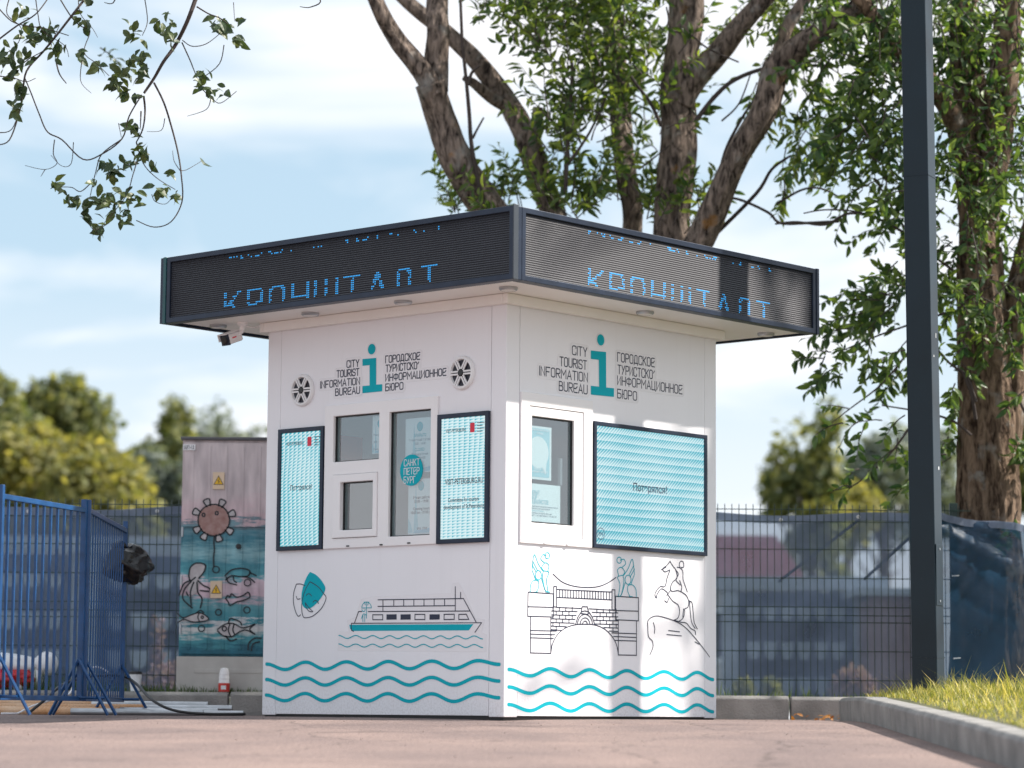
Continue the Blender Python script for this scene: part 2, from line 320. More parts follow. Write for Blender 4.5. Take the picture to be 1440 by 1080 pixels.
def ledmat(name, axis):
    m, t, b = newmat(name); n = t.nodes.new; l = t.links.new
    tc = n('ShaderNodeTexCoord'); sp = n('ShaderNodeSeparateXYZ'); l(tc.outputs['Object'], sp.inputs[0])
    rows = N_math(t, 'FRACT', N_math(t, 'MULTIPLY', sp.outputs['Z'], 1 / .0135))
    cols = N_math(t, 'FRACT', N_math(t, 'MULTIPLY', sp.outputs[axis], 1 / .0135))
    lou = N_math(t, 'LESS_THAN', rows, .42)
    dot = N_math(t, 'LESS_THAN', cols, .75)
    nz = n('ShaderNodeTexNoise'); nz.inputs['Scale'].default_value = 9; l(tc.outputs['Object'], nz.inputs[0])
    k = N_math(t, 'MULTIPLY', lou, N_math(t, 'ADD', N_math(t, 'MULTIPLY', dot, .5), .5))
    k = N_math(t, 'MULTIPLY', k, N_math(t, 'ADD', N_math(t, 'MULTIPLY', nz.outputs['Fac'], .6), .6))
    mx = n('ShaderNodeMixRGB'); mx.inputs[1].default_value = (.006, .007, .011, 1); mx.inputs[2].default_value = (.055, .056, .07, 1); l(k, mx.inputs[0])
    l(mx.outputs[0], b.inputs['Base Color'])
    # the little visors over each row of diodes face half upwards
    ge = n('ShaderNodeNewGeometry'); va = n('ShaderNodeVectorMath'); va.operation = 'ADD'; va.inputs[1].default_value = (0, 0, .72); vn = n('ShaderNodeVectorMath'); vn.operation = 'NORMALIZE'
    l(ge.outputs['Normal'], va.inputs[0]); l(va.outputs[0], vn.inputs[0]); vm = n('ShaderNodeMix'); vm.data_type = 'VECTOR'; l(lou, vm.inputs[0]); l(ge.outputs['Normal'], vm.inputs[4]); l(vn.outputs[0], vm.inputs[5]); l(vm.outputs[1], b.inputs['Normal'])
    rg = n('ShaderNodeMapRange'); rg.inputs[3].default_value = .8; rg.inputs[4].default_value = .42; l(lou, rg.inputs[0]); l(rg.outputs[0], b.inputs['Roughness'])
    b.inputs['Specular IOR Level'].default_value = .42
    return m
M['ledR'] = ledmat('led_board', 'X'); M['ledL'] = ledmat('led_board_side', 'Y')
def emit(name, col, s):
    m, t, b = newmat(name); b.inputs['Base Color'].default_value = (*col, 1); b.inputs['Emission Color'].default_value = (*col, 1); b.inputs['Emission Strength'].default_value = s; return m
M['ledlit'] = emit('lit_blue_led', (.02, .34, .80), .75 * EXPI)
M['lamp'] = mat('frosted_lamp', (.75, .74, .72), .35, var=.02)

# ------------------------------------------------------------------ ground, road, verge, kerbs
mb = MB(); ys = [-60, -20, 0, 3] + [3 + i * .5 for i in range(1, 36)]; ys = [y for y in ys if y < 20.0] + [20.02]
xs = [-120, -30, -8, -4, -2, 0, 2, 4, 8, 30, 120]
for y in ys:
    for x in xs: mb.v.append((x, y, gz(y)))
for j in range(len(ys) - 1):
    for i in range(len(xs) - 1):
        k = j * len(xs) + i; mb.f.append((k, k + 1, k + 1 + len(xs), k + len(xs)))
struct(obj('road', mb, M['asphalt'], smooth=True))
def kerbx(y):      # front face of the right-hand kerb
    if y > 18.1: return 2.13 + (y - 18.1) ** 2 * .24
    if y > 12: return 2.13 + (18.1 - y) * .011
    return 2.197 + (12 - y) * .03
KH = .168
mb = MB()
for xs_, ys_ in (([-300, -30, -6, -3, 0, 1.5, 2.9, 6, 30, 300], [20.14, 20.6, 21.5, 24, 40, 120, 900]),):
    for y in ys_:
        for x in xs_: mb.v.append((x, y, .15 if y < 25 else .1))
    for j in range(len(ys_) - 1):
        for i in range(len(xs_) - 1):
            k = j * len(xs_) + i; mb.f.append((k, k + 1, k + 1 + len(xs_), k + len(xs_)))
yy = [20.14 - .5 * i for i in range(0, 45)]
o0 = len(mb.v)
for y in yy:
    x0 = kerbx(y) + .14
    for k, x in enumerate((x0, x0 + .5, x0 + 1.2, 6, 30, 300)):
        mb.v.append((x, y, gz(y) + .145 + min(.03, (x - x0) * .05)))
for j in range(len(yy) - 1):
    for i in range(5):
        k = o0 + j * 6 + i; mb.f.append((k, k + 1, k + 7, k + 6))
verge = struct(obj('verge', mb, M['soil']))
kb = struct(empty('kerb', (0, 20, 0)))
def kerbstone(p, q, h, wdt):
    """stone from p to q (front edge, left to right as seen from the road), top h above the road"""
    p, q = Vector(p), Vector(q); d = (q - p); ln = d.length; d.normalize(); nrm = Vector((-d.y, d.x, 0)).normalized()
    mb = MB(); g = .009
    a0, a1 = p + d * g, q - d * g; c = .022
    prof = [(0.012, -.1), (0, h - c), (c, h), (wdt, h), (wdt, -.1)]
    vs = []
    for a in (a0, a1):
        for (s_, z_) in prof: vs.append(a + nrm * s_ + Vector((0, 0, z_)))
    n_ = len(prof)
    mb.add([v - Vector((0, 20, 0)) for v in vs], [(i, (i + 1) % n_, (i + 1) % n_ + n_, i + n_) for i in range(n_)] + [tuple(range(n_)), tuple(range(n_, 2 * n_))])
    o = obj('kerbstone', mb, M['kerb'], kb, bevel=.008); return o
x = -6.0
while x < 2.9:
    kerbstone((x, 20.0, 0), (x + 1.0, 20.0, 0), KH + random.uniform(-.004, .004), .14); x += 1.0
ylist = [19.6, 19.0, 18.5, 18.1, 17.6, 17.0, 15.9, 14.9, 13.9, 12.9, 11.9, 10.9, 9.9, 8.9, 7.9]
for i in range(len(ylist) - 1):
    y0, y1 = ylist[i], ylist[i + 1]
    if y0 > 18.2: pass
    kerbstone((kerbx(y0), y0, gz(y0)), (kerbx(y1), y1, gz(y1)), .15 + random.uniform(-.004, .004), .15)

def blade(mb, p, h, w, lean, az):
    d = Vector((math.cos(az), math.sin(az), 0)); s = Vector((-d.y, d.x, 0)) * w
    p = Vector(p); q = p + d * lean * .35 + Vector((0, 0, h * .55)); r = p + d * lean + Vector((0, 0, h))
    mb.add([p - s, p + s, q + s * .75, q - s * .75, r], [(0, 1, 2, 3), (3, 2, 4)])
mb = MB(); rnd = random.Random(3)
for i in range(21000):
    y = 11 + 9 * rnd.random() ** .9; x0 = kerbx(y) + .16
    x = x0 + .03 + 2.4 * rnd.random() ** 1.3
    cl = noise.noise(Vector((x * 1.5, y * 1.5, 0))) + .7 * noise.noise(Vector((x * 5, y * 5, 3)))
    if rnd.random() > .75 + cl: continue
    e = min(1, (x - x0) / .35)
    h = (.025 + .075 * rnd.random() ** 1.6) * (1 + .9 * cl) * (.35 + .65 * e)
    if y > 16: h += .09 * rnd.random() ** 2 * e
    if rnd.random() < .06: h *= 1.7
    h = max(h * .78, .02)
    blade(mb, (x, y, gz(y) + .145 + min(.03, (x - x0 + .02) * .05)), h, rnd.uniform(.0016, .004), h * rnd.uniform(.1, 1.5), rnd.random() * 2 * PI)
stuff(obj('grass', mb, M['grass'], recalc=False))
mb = MB()
for i in range(4200):
    x = rnd.uniform(-4.3, 2.9); y = 20.115 + .45 * rnd.random() ** 3; k = max(0, noise.noise(Vector((x * 2.2, 5.3, 0))) + .35)
    if x > -1.6 and rnd.random() < .8: continue
    h = (.03 + .15 * rnd.random() ** 1.5) * (k + .15)
    blade(mb, (x, y, .15), h + .02, rnd.uniform(.002, .005), h * rnd.uniform(.2, 1.2), rnd.random() * 2 * PI)
stuff(obj('weeds', mb, M['weed'], recalc=False))

# ------------------------------------------------------------------ the kiosk
kiosk = tag(empty('information_kiosk', (KC.x, KC.y, 0), YAW), 'white square tourist information kiosk with dark LED sign band round its flat roof', 'kiosk')
def FPX_(face):
    return {'R': lambda u, v, o: (u, -o, v), 'L': lambda u, v, o: (-o, -u, v),
            'BR': lambda u, v, o: (KW + o, u, v), 'BL': lambda u, v, o: (u, KW + o, v)}[face]
def plate(face, us, vs, keep, o0, o1, mb=None):
    """extruded plate from grid lines us x vs, cells kept where keep(u,v); o0..o1 = offset outwards"""
    mb = mb or MB(); P = FPX_(face); us = sorted(set(us)); vs = sorted(set(vs))
    nu, nv = len(us) - 1, len(vs) - 1
    K = [[keep((us[i] + us[i + 1]) / 2, (vs[j] + vs[j + 1]) / 2) for j in range(nv)] for i in range(nu)]
    idx = {}
    def V(i, j, o):
        k = (i, j, o)
        if k not in idx: idx[k] = len(mb.v); mb.v.append(tuple(P(us[i], vs[j], o1 if o else o0)))
        return idx[k]
    for i in range(nu):
        for j in range(nv):
            if not K[i][j]: continue
            for o in (0, 1): mb.f.append((V(i, j, o), V(i + 1, j, o), V(i + 1, j + 1, o), V(i, j + 1, o)))
            for (di, dj, a, b) in ((-1, 0, (i, j), (i, j + 1)), (1, 0, (i + 1, j), (i + 1, j + 1)), (0, -1, (i, j), (i + 1, j)), (0, 1, (i, j + 1), (i + 1, j + 1))):
                ii, jj = i + di, j + dj
                if not (0 <= ii < nu and 0 <= jj < nv and K[ii][jj]):
                    mb.f.append((V(*a, 0), V(*b, 0), V(*b, 1), V(*a, 1)))
    return mb
def frame_plate(face, outer, holes, o0, o1):
    us = [outer[0], outer[1]] + [h[k] for h in holes for k in (0, 1)]; vs = [outer[2], outer[3]] + [h[k] for h in holes for k in (2, 3)]
    return plate(face, us, vs, lambda u, v: not any(h[0] < u < h[1] and h[2] < v < h[3] for h in holes), o0, o1)
def rect(f, tl, br):
    u0, v1 = onface(f, *tl); u1, v0 = onface(f, *br); return (u0, u1, v0, v1)
TR = .124
winL = (-1.539, -.552, 1.062, 1.979); winR = (.126, .805, 1.058, 1.980)
scrL1 = (-1.963, -1.545, 1.063, 1.853); scrL2 = (-.548, -.124, 1.060, 1.858); scrR = (.808, 1.968, 1.061, 1.855)
ZB = .018
ins = lambda r, d: (r[0] + d, r[1] - d, r[2] + d, r[3] - d)
obj('wall_panel', frame_plate('L', (-KW + TR, -TR, ZB, ZT + .05), [ins(winL, .03)], -.06, 0), M['white'], kiosk)
obj('wall_panel', frame_plate('R', (TR, KW - TR, ZB, ZT + .05), [ins(winR, .03)], -.06, 0), M['white'], kiosk)
obj('wall_panel', frame_plate('BR', (TR, KW - TR, ZB, ZT + .05), [(.22, .98, .95, 2.2)], -.06, 0), M['white'], kiosk)  # opening added in this unseen wall so sun brightens the interior
obj('wall_panel', frame_plate('BL', (TR, KW - TR, ZB, ZT + .05), [], -.06, 0), M['white'], kiosk)
# dark seams between the panels and the corner posts: the corner posts stand 3 mm proud with a 3 mm gap
G = .003
def corner_post(cx, cy, sx, sy):
    """L-shaped corner trim; sx, sy point to the inside"""
    mb = MB(); p = .0012; t_ = .06; w_ = TR - G
    prof = [(-p, -p), (w_, -p), (w_, t_), (t_, t_), (t_, w_), (-p, w_)]
    vs = [(cx + sx * a, cy + sy * b, z) for z in (ZB - .008, ZT + .05) for a, b in prof]
    n_ = 6
    mb.add(vs, [(i, (i + 1) % n_, (i + 1) % n_ + n_, i + n_) for i in range(n_)] + [tuple(range(6)), tuple(range(6, 12))])
    return obj('corner_trim', mb, M['white'], kiosk, bevel=.004)
corner_post(0, 0, 1, 1); corner_post(KW, 0, -1, 1); corner_post(0, KW, 1, -1); corner_post(KW, KW, -1, -1)
obj('base_frame', MB().box(.012, KW - .012, .012, KW - .012, -.03, ZB - .002), M['black'], kiosk)
obj('interior_floor', MB().box(.062, KW - .062, .062, KW - .062, ZB, ZB + .02), mat('pale_floor', (.6, .6, .58), .6), kiosk)
for (a0, a1, b0, b1) in ((-.045, KW + .045, -.045, -.004), (-.045, KW + .045, KW + .004, KW + .045), (-.045, -.004, -.004, KW + .004), (KW + .004, KW + .045, -.004, KW + .004)):
    obj('cove_trim', MB().box(a0, a1, b0, b1, ZT, FB - .001), M['soffit'], kiosk, bevel=.006)
rx0, rx1, ry0, ry1 = -OVL, KW + OVE, -OVR, KW + OVE
obj('soffit', MB().box(rx0 + .02, rx1 - .02, ry0 + .02, ry1 - .02, FB, FB + .04), M['soffit'], kiosk)
obj('roof', MB().box(rx0 + .03, rx1 - .03, ry0 + .03, ry1 - .03, FT - .10, FT - .06), M['galv'], kiosk)
M['signend'] = mat('teal_sign_edge', (.01, .075, .085), .4, var=.15)
# LED sign band: one sign per side
def led_sign(face, u0, u1, off, lm):
    z0, z1 = FB - .012, FT
    fr = .034
    root = obj('led_sign', frame_plate(face, (u0, u1, z0, z1), [(u0 + fr, u1 - fr, z0 + fr, z1 - fr)], off - .075, off), M['frame_dark'], kiosk, bevel=.003)
    obj('led_board', frame_plate(face, (u0 + fr + .001, u1 - fr - .001, z0 + fr + .001, z1 - fr - .001), [], off - .06, off - .012), lm, root)
    return root, (u0 + fr, u1 - fr, z0 + fr, z1 - fr)
sgL, rcL = led_sign('L', -(KW + OVE), OVR - .001, OVL, M['ledL'])
sgR, rcR = led_sign('R', -OVL + .076, KW + OVE, OVR, M['ledR'])
sgR['label'] = 'sunlit LED sign band above the right wall'; sgL['label'] = 'shaded LED sign band above the left wall'
obj('corner_angle', MB().box(-OVL - .008, -OVL + .035, -OVR - .008, -OVR - .0005, FB - .014, FT + .006), mat('grey_angle_trim', (.05, .06, .075), .4, metal=.3), sgR, bevel=.002)
obj('sign_end_cap', MB().box(-OVL - .006, -OVL + .03, KW + OVE + .001, KW + OVE + .028, FB - .014, FT + .003), M['signend'], sgL, bevel=.002)
obj('sign_end_cap', MB().box(KW + OVE + .001, KW + OVE + .028, -OVR - .006, -OVR + .03, FB - .014, FT + .003), M['frame_dark'], sgR, bevel=.002)
for (a0, a1, b0, b1) in ((KW + OVE + .002, KW + OVE + .03, -OVR + .032, KW + OVE), (-OVL + .002, KW + OVE, KW + OVE + .03, KW + OVE + .06)):
    obj('fascia_board', MB().box(a0, a1, b0, b1, FB - .01, FT), M['frame_dark'], kiosk)

# stroke letters (rounded narrow capitals)
def rnd_poly(pts, r, closed=False, n=5):
    pts = [Vector((p[0], p[1])) for p in pts]; out_ = []
    m_ = len(pts)
    for i, p in enumerate(pts):
        if not closed and i in (0, m_ - 1): out_.append(p); continue
        a, b = pts[i - 1], pts[(i + 1) % m_]
        da, db = a - p, b - p; rr = min(r, da.length * .5, db.length * .5)
        if rr < 1e-6: out_.append(p); continue
        s_, e_ = p + da.normalized() * rr, p + db.normalized() * rr
        for k in range(n + 1):
            t_ = k / n; out_.append(s_ * (1 - t_) ** 2 + p * 2 * t_ * (1 - t_) + e_ * t_ * t_)
    if closed: out_.append(out_[0])
    return [(p.x, p.y) for p in out_]
w_ = .46
def G_(*strokes): return strokes
RR = .21
GL = {
 'C': (w_, [rnd_poly([(w_, .76), (w_, 1), (0, 1), (0, 0), (w_, 0), (w_, .24)], RR)]),
 'I': (0., [[(0, 0), (0, 1)]]),
 'T': (w_, [[(0, 1), (w_, 1)], [(w_ / 2, 1), (w_ / 2, 0)]]),
 'Y': (w_, [[(0, 1), (w_ / 2, .48), (w_, 1)], [(w_ / 2, .48), (w_ / 2, 0)]]),
 'O': (w_, [rnd_poly([(0, 0), (w_, 0), (w_, 1), (0, 1)], RR, True)]),
 'U': (w_, [rnd_poly([(0, 1), (0, 0), (w_, 0), (w_, 1)], RR)]),
 'R': (w_, [rnd_poly([(0, 1), (w_, 1), (w_, .47), (0, .47)], RR), [(0, 1), (0, 0)], [(w_ * .35, .47), (w_, 0)]]),
 'S': (w_, [rnd_poly([(w_, .78), (w_, 1), (0, 1), (0, .54), (w_, .48), (w_, 0), (0, 0), (0, .22)], RR)]),
 'N': (w_, [[(0, 0), (0, 1), (w_, 0), (w_, 1)]]),
 'F': (w_, [[(w_, 1), (0, 1), (0, 0)], [(0, .5), (w_ * .8, .5)]]),
 'M': (w_ * 1.25, [[(0, 0), (0, 1), (w_ * .62, .4), (w_ * 1.25, 1), (w_ * 1.25, 0)]]),
 'A': (w_ * 1.1, [[(0, 0), (w_ * .55, 1), (w_ * 1.1, 0)], [(w_ * .22, .33), (w_ * .88, .33)]]),
 'B': (w_, [rnd_poly([(0, 1), (w_ * .9, 1), (w_ * .9, .53), (0, .53)], RR), rnd_poly([(0, .53), (w_, .53), (w_, 0), (0, 0)], RR), [(0, 0), (0, 1)]]),
 'E': (w_, [rnd_poly([(w_, 1), (0, 1), (0, 0), (w_, 0)], .14), [(0, .45), (w_ * .6, .45), (w_ * .95, .68)]]),
 'Г': (w_ * .85, [[(0, 0), (0, 1), (w_ * .85, 1)]]),
 'Д': (w_ * 1.15, [[(0, -.12), (0, .08), (w_ * 1.15, .08), (w_ * 1.15, -.12)], rnd_poly([(w_ * .15, .08), (w_ * .25, 1), (w_ * .95, 1), (w_ * .95, .08)], .15)]),
 'К': (w_, [[(0, 0), (0, 1)], [(w_, 1), (0, .44)], [(w_ * .3, .6), (w_, 0)]]),
 'У': (w_, [[(0, 1), (w_ * .52, .42)], [(w_, 1), (w_ * .15, 0)]]),
 'И': (w_, [[(0, 1), (0, 0), (w_, 1), (w_, 0)]]),
 'Н': (w_, [[(0, 0), (0, 1)], [(w_, 0), (w_, 1)], [(0, .5), (w_, .5)]]),
 'Ф': (w_ * 1.3, [rnd_poly([(0, .25), (w_ * 1.3, .25), (w_ * 1.3, .85), (0, .85)], RR, True), [(w_ * .65, 0), (w_ * .65, 1)]]),
 'Ц': (w_ * 1.1, [[(0, 1), (0, 0), (w_ * 1.1, 0), (w_ * 1.1, -.13)], [(w_ * .92, 1), (w_ * .92, 0)]]),
 'Б': (w_, [[(w_ * .95, 1), (0, 1), (0, 0)], rnd_poly([(0, .55), (w_, .55), (w_, 0), (0, 0)], RR)]),
 'Ю': (w_ * 1.3, [[(0, 0), (0, 1)], [(0, .5), (w_ * .45, .5)], rnd_poly([(w_ * .45, 0), (w_ * 1.3, 0), (w_ * 1.3, 1), (w_ * .45, 1)], RR, True)]),
 'П': (w_, [[(0, 0), (0, 1), (w_, 1), (w_, 0)]]),
 'Ш': (w_ * 1.4, [[(0, 1), (0, 0), (w_ * 1.4, 0), (w_ * 1.4, 1)], [(w_ * .7, 0), (w_ * .7, 1)]]),
 '-': (w_ * .35, [[(0, .7), (w_ * .35, .95)]]), ' ': (.3, []),
}
for a, b in (('Р', 'P'),):
    GL['P'] = (w_, [rnd_poly([(0, 1), (w_, 1), (w_, .45), (0, .45)], RR), [(0, 1), (0, 0)]])
for cyr, lat in zip('РОСТЕМА', 'POCTEMA'): GL[cyr] = GL[lat]
def strokes(text, gap=.17):
    x = 0; out_ = []
    for ch in text:
        w0, st_ = GL[ch]; out_ += [[(px + x, py) for px, py in s_] for s_ in st_]; x += w0 + gap
    return out_, x - gap
def ribbon(mb, face, pts, wd, off, closed=False):
    """flat line of width wd (metres) through (u,v) points on a face, round ends"""
    P = FPX_(face) if isinstance(face, str) else face
    pts = [Vector((p[0], p[1])) for p in pts]
    q = [pts[0]]
    for p in pts[1:]:
        if (p - q[-1]).length > 1e-5: q.append(p)
    pts = q
    if len(pts) < 2: return
    if closed and (pts[0] - pts[-1]).length > 1e-5: pts.append(pts[0])
    h = wd / 2; Lf, Rt = [], []
    m_ = len(pts); cl = (pts[0] - pts[-1]).length < 1e-5
    for i, p in enumerate(pts):
        a = pts[i - 1] if i > 0 else (pts[-2] if cl else None); b = pts[i + 1] if i < m_ - 1 else (pts[1] if cl else None)
        d1 = (p - a).normalized() if a is not None else None; d2 = (b - p).normalized() if b is not None else None
        if d1 is None: d1 = d2
        if d2 is None: d2 = d1
        n1_ = Vector((-d1.y, d1.x)); n2_ = Vector((-d2.y, d2.x)); nn = n1_ + n2_
        if nn.length < .3: nn = n1_
        else:
            nn.normalize(); nn = nn / max(.5, nn.dot(n1_))
        Lf.append(p + nn * h); Rt.append(p - nn * h)
    o = len(mb.v)
    for a, b in zip(Lf, Rt): mb.v.append(tuple(P(a.x, a.y, off))); mb.v.append(tuple(P(b.x, b.y, off)))
    for i in range(m_ - 1): mb.f.append((o + 2 * i, o + 2 * i + 1, o + 2 * i + 3, o + 2 * i + 2))
    if not cl:
        for (p, q_) in ((pts[0], pts[1]), (pts[-1], pts[-2])):
            d = (p - q_).normalized(); n_ = Vector((-d.y, d.x)); o = len(mb.v)
            for k in range(7):
                t_ = PI * k / 6; v = p + n_ * h * math.cos(t_) + d * h * math.sin(t_); mb.v.append(tuple(P(v.x, v.y, off)))
            mb.f.append(tuple(range(o, o + 7)))
def poly(mb, face, pts, off):
    P = FPX_(face) if isinstance(face, str) else face
    o = len(mb.v); mb.v += [tuple(P(p[0], p[1], off)) for p in pts]; mb.f.append(tuple(range(o, o + len(pts))))
def disc(mb, face, c, ru, rv, off, n=32):
    poly(mb, face, [(c[0] + ru * math.cos(2 * PI * k / n), c[1] + rv * math.sin(2 * PI * k / n)) for k in range(n)], off)
def decal(name, mb, m_, parent=kiosk): return obj(name, mb, m_, parent, recalc=False)
def text_line(mb, face, s, pl, pr, cap, wd, off):
    """text fitted between pixel pl (left baseline) and pr (right baseline); cap height in metres"""
    a, b = onface(face, *pl), onface(face, *pr); st_, tw = strokes(s)
    sx = (b[0] - a[0]) / tw; v0 = (a[1] + b[1]) / 2
    for k in st_: ribbon(mb, face, [(a[0] + p[0] * sx, v0 + p[1] * cap) for p in k], wd, off)
def stadium(mb, face, u0, u1, v0, v1, off, r=.02):
    pts = rnd_poly([(u0, v0), (u1, v0), (u1, v1), (u0, v1)], r, True)[:-1]; poly(mb, face, pts, off)
linesL = [('CITY', (488, 516.5), (505, 515.5)), ('TOURIST', (474, 530), (505, 528.5)), ('INFORMATION', (451, 545), (506, 541.5)), ('BUREAU', (472, 556), (506, 553.5)),
          ('ГОРОДСКОЕ', (542.5, 509.5), (590.5, 506)), ('ТУРИСТСКО-', (543, 522.5), (589, 519)), ('ИНФОРМАЦИОННОЕ', (542.5, 536), (627.5, 528)), ('БЮРО', (542.5, 549.5), (567, 547.5))]
linesR = [('CITY', (804.5, 499), (825, 501)), ('TOURIST', (787, 515), (824.5, 519)), ('INFORMATION', (758.5, 528.5), (826, 536)), ('BUREAU', (786, 549.5), (825.5, 553.5)),
          ('ГОРОДСКОЕ', (868, 509), (920, 515)), ('ТУРИСТСКО-', (868.5, 526.5), (920, 532)), ('ИНФОРМАЦИОННОЕ', (868, 543), (959, 552)), ('БЮРО', (868, 560), (895, 562.5))]
for face, lines, cap in (('L', linesL, .043), ('R', linesR, .055)):
    sb = MB()
    for k, (s, a, b) in enumerate(lines):
        A, B = onface(face, *a), onface(face, *b); v0 = (A[1] + B[1]) / 2; stadium(sb, face, A[0] - .022, B[0] + .022, v0 - .02, v0 + cap + .02, .0012 + k * .00004, .025)
    decal('vinyl_backing', sb, M['sticker'])
    for s, a, b in lines:
        tb = MB(); text_line(tb, face, s, a, b, cap, .0072, .002); o = decal('wall_lettering', tb, M['navy_ink']); o['label'] = 'navy wall lettering reading ' + s
# the teal letter i
def i_logo(face, dotc, dotr, stem):
    mb = MB(); c = onface(face, *dotc); disc(mb, face, c, dotr, dotr * 1.0, .0022)
    us = [onface(face, *p) for p in stem]; poly(mb, face, us, .0022)
    o = decal('letter_i_logo', mb, M['teal']); o['label'] = 'large teal letter i'
    hb = MB(); disc(hb, face, c, dotr * 1.3, dotr * 1.3, .0008)
    decal('vinyl_backing', hb, M['sticker'])
zl = lambda x, y: (360 + x / 4, 420 + y / 4)
zr = lambda x, y: (700 + x / 4.5, 430 + y / 4.5)
i_logo('L', zl(652, 284), .034, [zl(600, 532), zl(711, 521), zl(711, 481), zl(677, 484), zl(677, 333), zl(600, 340), zl(600, 378), zl(640, 374), zl(640, 488), zl(600, 492)])
i_logo('R', zr(650, 216), .036, [zr(588, 562), zr(734, 577), zr(734, 522), zr(685, 517), zr(684, 293), zr(588, 283), zr(588, 336), zr(638, 342), zr(640, 512), zr(588, 506)])

# waves
def cosine_path(nodes, n=9):
    out_ = []
    for (a, b) in zip(nodes, nodes[1:]):
        for k in range(n):
            t_ = k / n; out_.append((a[0] + (b[0] - a[0]) * t_, a[1] + (b[1] - a[1]) * (1 - math.cos(PI * t_)) / 2))
    out_.append(nodes[-1]); return out_
wl = lambda x, y: (360 + x / 4, 780 + y / 4)
wr = lambda x, y: (700 + x / 4, 750 + y / 4)
nL = [onface('L', *wl(*p)) for p in ((60, 627), (165, 660), (280, 613), (390, 650), (510, 605), (630, 643), (745, 598), (865, 638), (990, 594), (1115, 632), (1250, 586), (1370, 628))]
nR = [onface('R', *wr(*p)) for p in ((60, 760), (180, 807), (295, 765), (410, 808), (515, 768), (625, 812), (725, 772), (830, 816), (935, 776), (1035, 818), (1120, 778), (1210, 820))]
for face, nodes in (('L', nL), ('R', nR)):
    amp = sum(abs(a[1] - b[1]) for a, b in zip(nodes[1:-1], nodes[2:-1])) / (len(nodes) - 3)
    mid = sum(n_[1] for n_ in nodes[1:-1]) / (len(nodes) - 2)
    nn = [(n_[0], mid + (amp / 2) * (-1 if k % 2 else 1)) for k, n_ in enumerate(nodes)]
    nn[0] = (nn[0][0], mid + amp * .28); nn[-1] = (nn[-1][0], mid - amp * (.0 if face == 'L' else .45))
    for k in range(3):
        mb = MB(); ribbon(mb, face, cosine_path([(a, b - k * (.0995 if face == 'L' else .1045)) for a, b in nn]), .0225, .0021); decal('wave_stripe', mb, M['teal'])
        mb = MB(); ribbon(mb, face, cosine_path([(a, b - k * (.0995 if face == 'L' else .1045)) for a, b in nn]), .033, .0016); decal('vinyl_backing', mb, M['sticker'])
# line drawings traced in enlarged pixels
def draw(name, face, tf, lines, wd, m_, off=.0022, closed=()):
    mb = MB()
    for k, ln in enumerate(lines): ribbon(mb, face, [onface(face, *tf(*p)) for p in ln], wd, off, k in closed)
    return decal(name, mb, m_)
def smooth(pts, n=6):
    out_ = []; P = [Vector((p[0], p[1])) for p in pts]
    for i in range(len(P) - 1):
        p0, p1, p2, p3 = P[max(i - 1, 0)], P[i], P[i + 1], P[min(i + 2, len(P) - 1)]
        for k in range(n):
            t_ = k / n; v = .5 * ((2 * p1) + (-p0 + p2) * t_ + (2 * p0 - 5 * p1 + 4 * p2 - p3) * t_ ** 2 + (-p0 + 3 * p1 - 3 * p2 + p3) * t_ ** 3)
            out_.append((v.x, v.y))
    out_.append((P[-1].x, P[-1].y)); return out_
def arc(cx, cy, rx, ry, a0, a1, n=14): return [(cx + rx * math.cos(math.radians(a0 + (a1 - a0) * k / n)), cy - ry * math.sin(math.radians(a0 + (a1 - a0) * k / n))) for k in range(n + 1)]
# theatre masks
mb = MB(); poly(mb, 'L', [onface('L', *wl(*p)) for p in smooth([(305, 97), (340, 115), (372, 150), (391, 192), (365, 245), (330, 285), (300, 303), (275, 300), (258, 270), (258, 215), (272, 160), (288, 122), (305, 97)])[:-1]], .0016)
o = decal('mask_drawing', mb, M['teal']); o['label'] = 'teal theatre mask shape'
draw('mask_drawing', 'L', wl, [smooth([(228, 166), (252, 165), (278, 175)]), smooth([(228, 166), (213, 215), (212, 270), (222, 315), (238, 346), (252, 338)]),
     smooth([(305, 152), (350, 180), (378, 215), (395, 245), (370, 300), (325, 342), (290, 354), (268, 350), (258, 310), (262, 255), (280, 195), (305, 152)]),
     arc(298, 240, 16, 20, 20, 150), arc(336, 278, 16, 20, 10, 150), smooth([(278, 270), (285, 300), (300, 318), (320, 320), (300, 300), (278, 270)]), smooth([(228, 235), (234, 250), (250, 248)])], .0055, M['navy_ink'])
# river boat
draw('boat_drawing', 'L', wl, [[(687, 254), (1168, 247), (1240, 381)], [(687, 291), (1118, 287)], [(715, 254), (715, 318)], [(776, 253), (776, 290)], [(832, 252), (832, 290)], [(889, 251), (889, 289)], [(946, 250), (946, 288)], [(1003, 249), (1003, 288)], [(1062, 249), (1062, 287)],
     [(1122, 180), (1122, 314)], [(1152, 212), (1152, 246)], [(632, 320), (1204, 317)], [(596, 320), (578, 320), (555, 384)], [(538, 386), (1270, 383), (1233, 436)], [(538, 386), (538, 425), (550, 431)],
     [(658, 338), (714, 338), (714, 366), (658, 366)], [(895, 336), (951, 336), (951, 365), (895, 365)], [(1059, 336), (1116, 335), (1116, 364), (1059, 365)], [(1142, 336), (1184, 335), (1198, 364), (1142, 365)]], .0062, M['navy_ink'], closed=(15, 16, 17, 18))
for x in (735, 814, 977):
    mb = MB(); poly(mb, 'L', [onface('L', *wl(*p)) for p in ((x, 366), (x + 57, 365), (x + 57, 335), (x, 336))], .002); decal('boat_window', mb, M['navy_ink'])
mb = MB(); poly(mb, 'L', [onface('L', *wl(*p)) for p in ((526, 394), (1224, 391), (1198, 426), (545, 429), (530, 418))], .0016); o = decal('boat_drawing', mb, M['teal']); o['label'] = 'teal hull of the boat drawing'
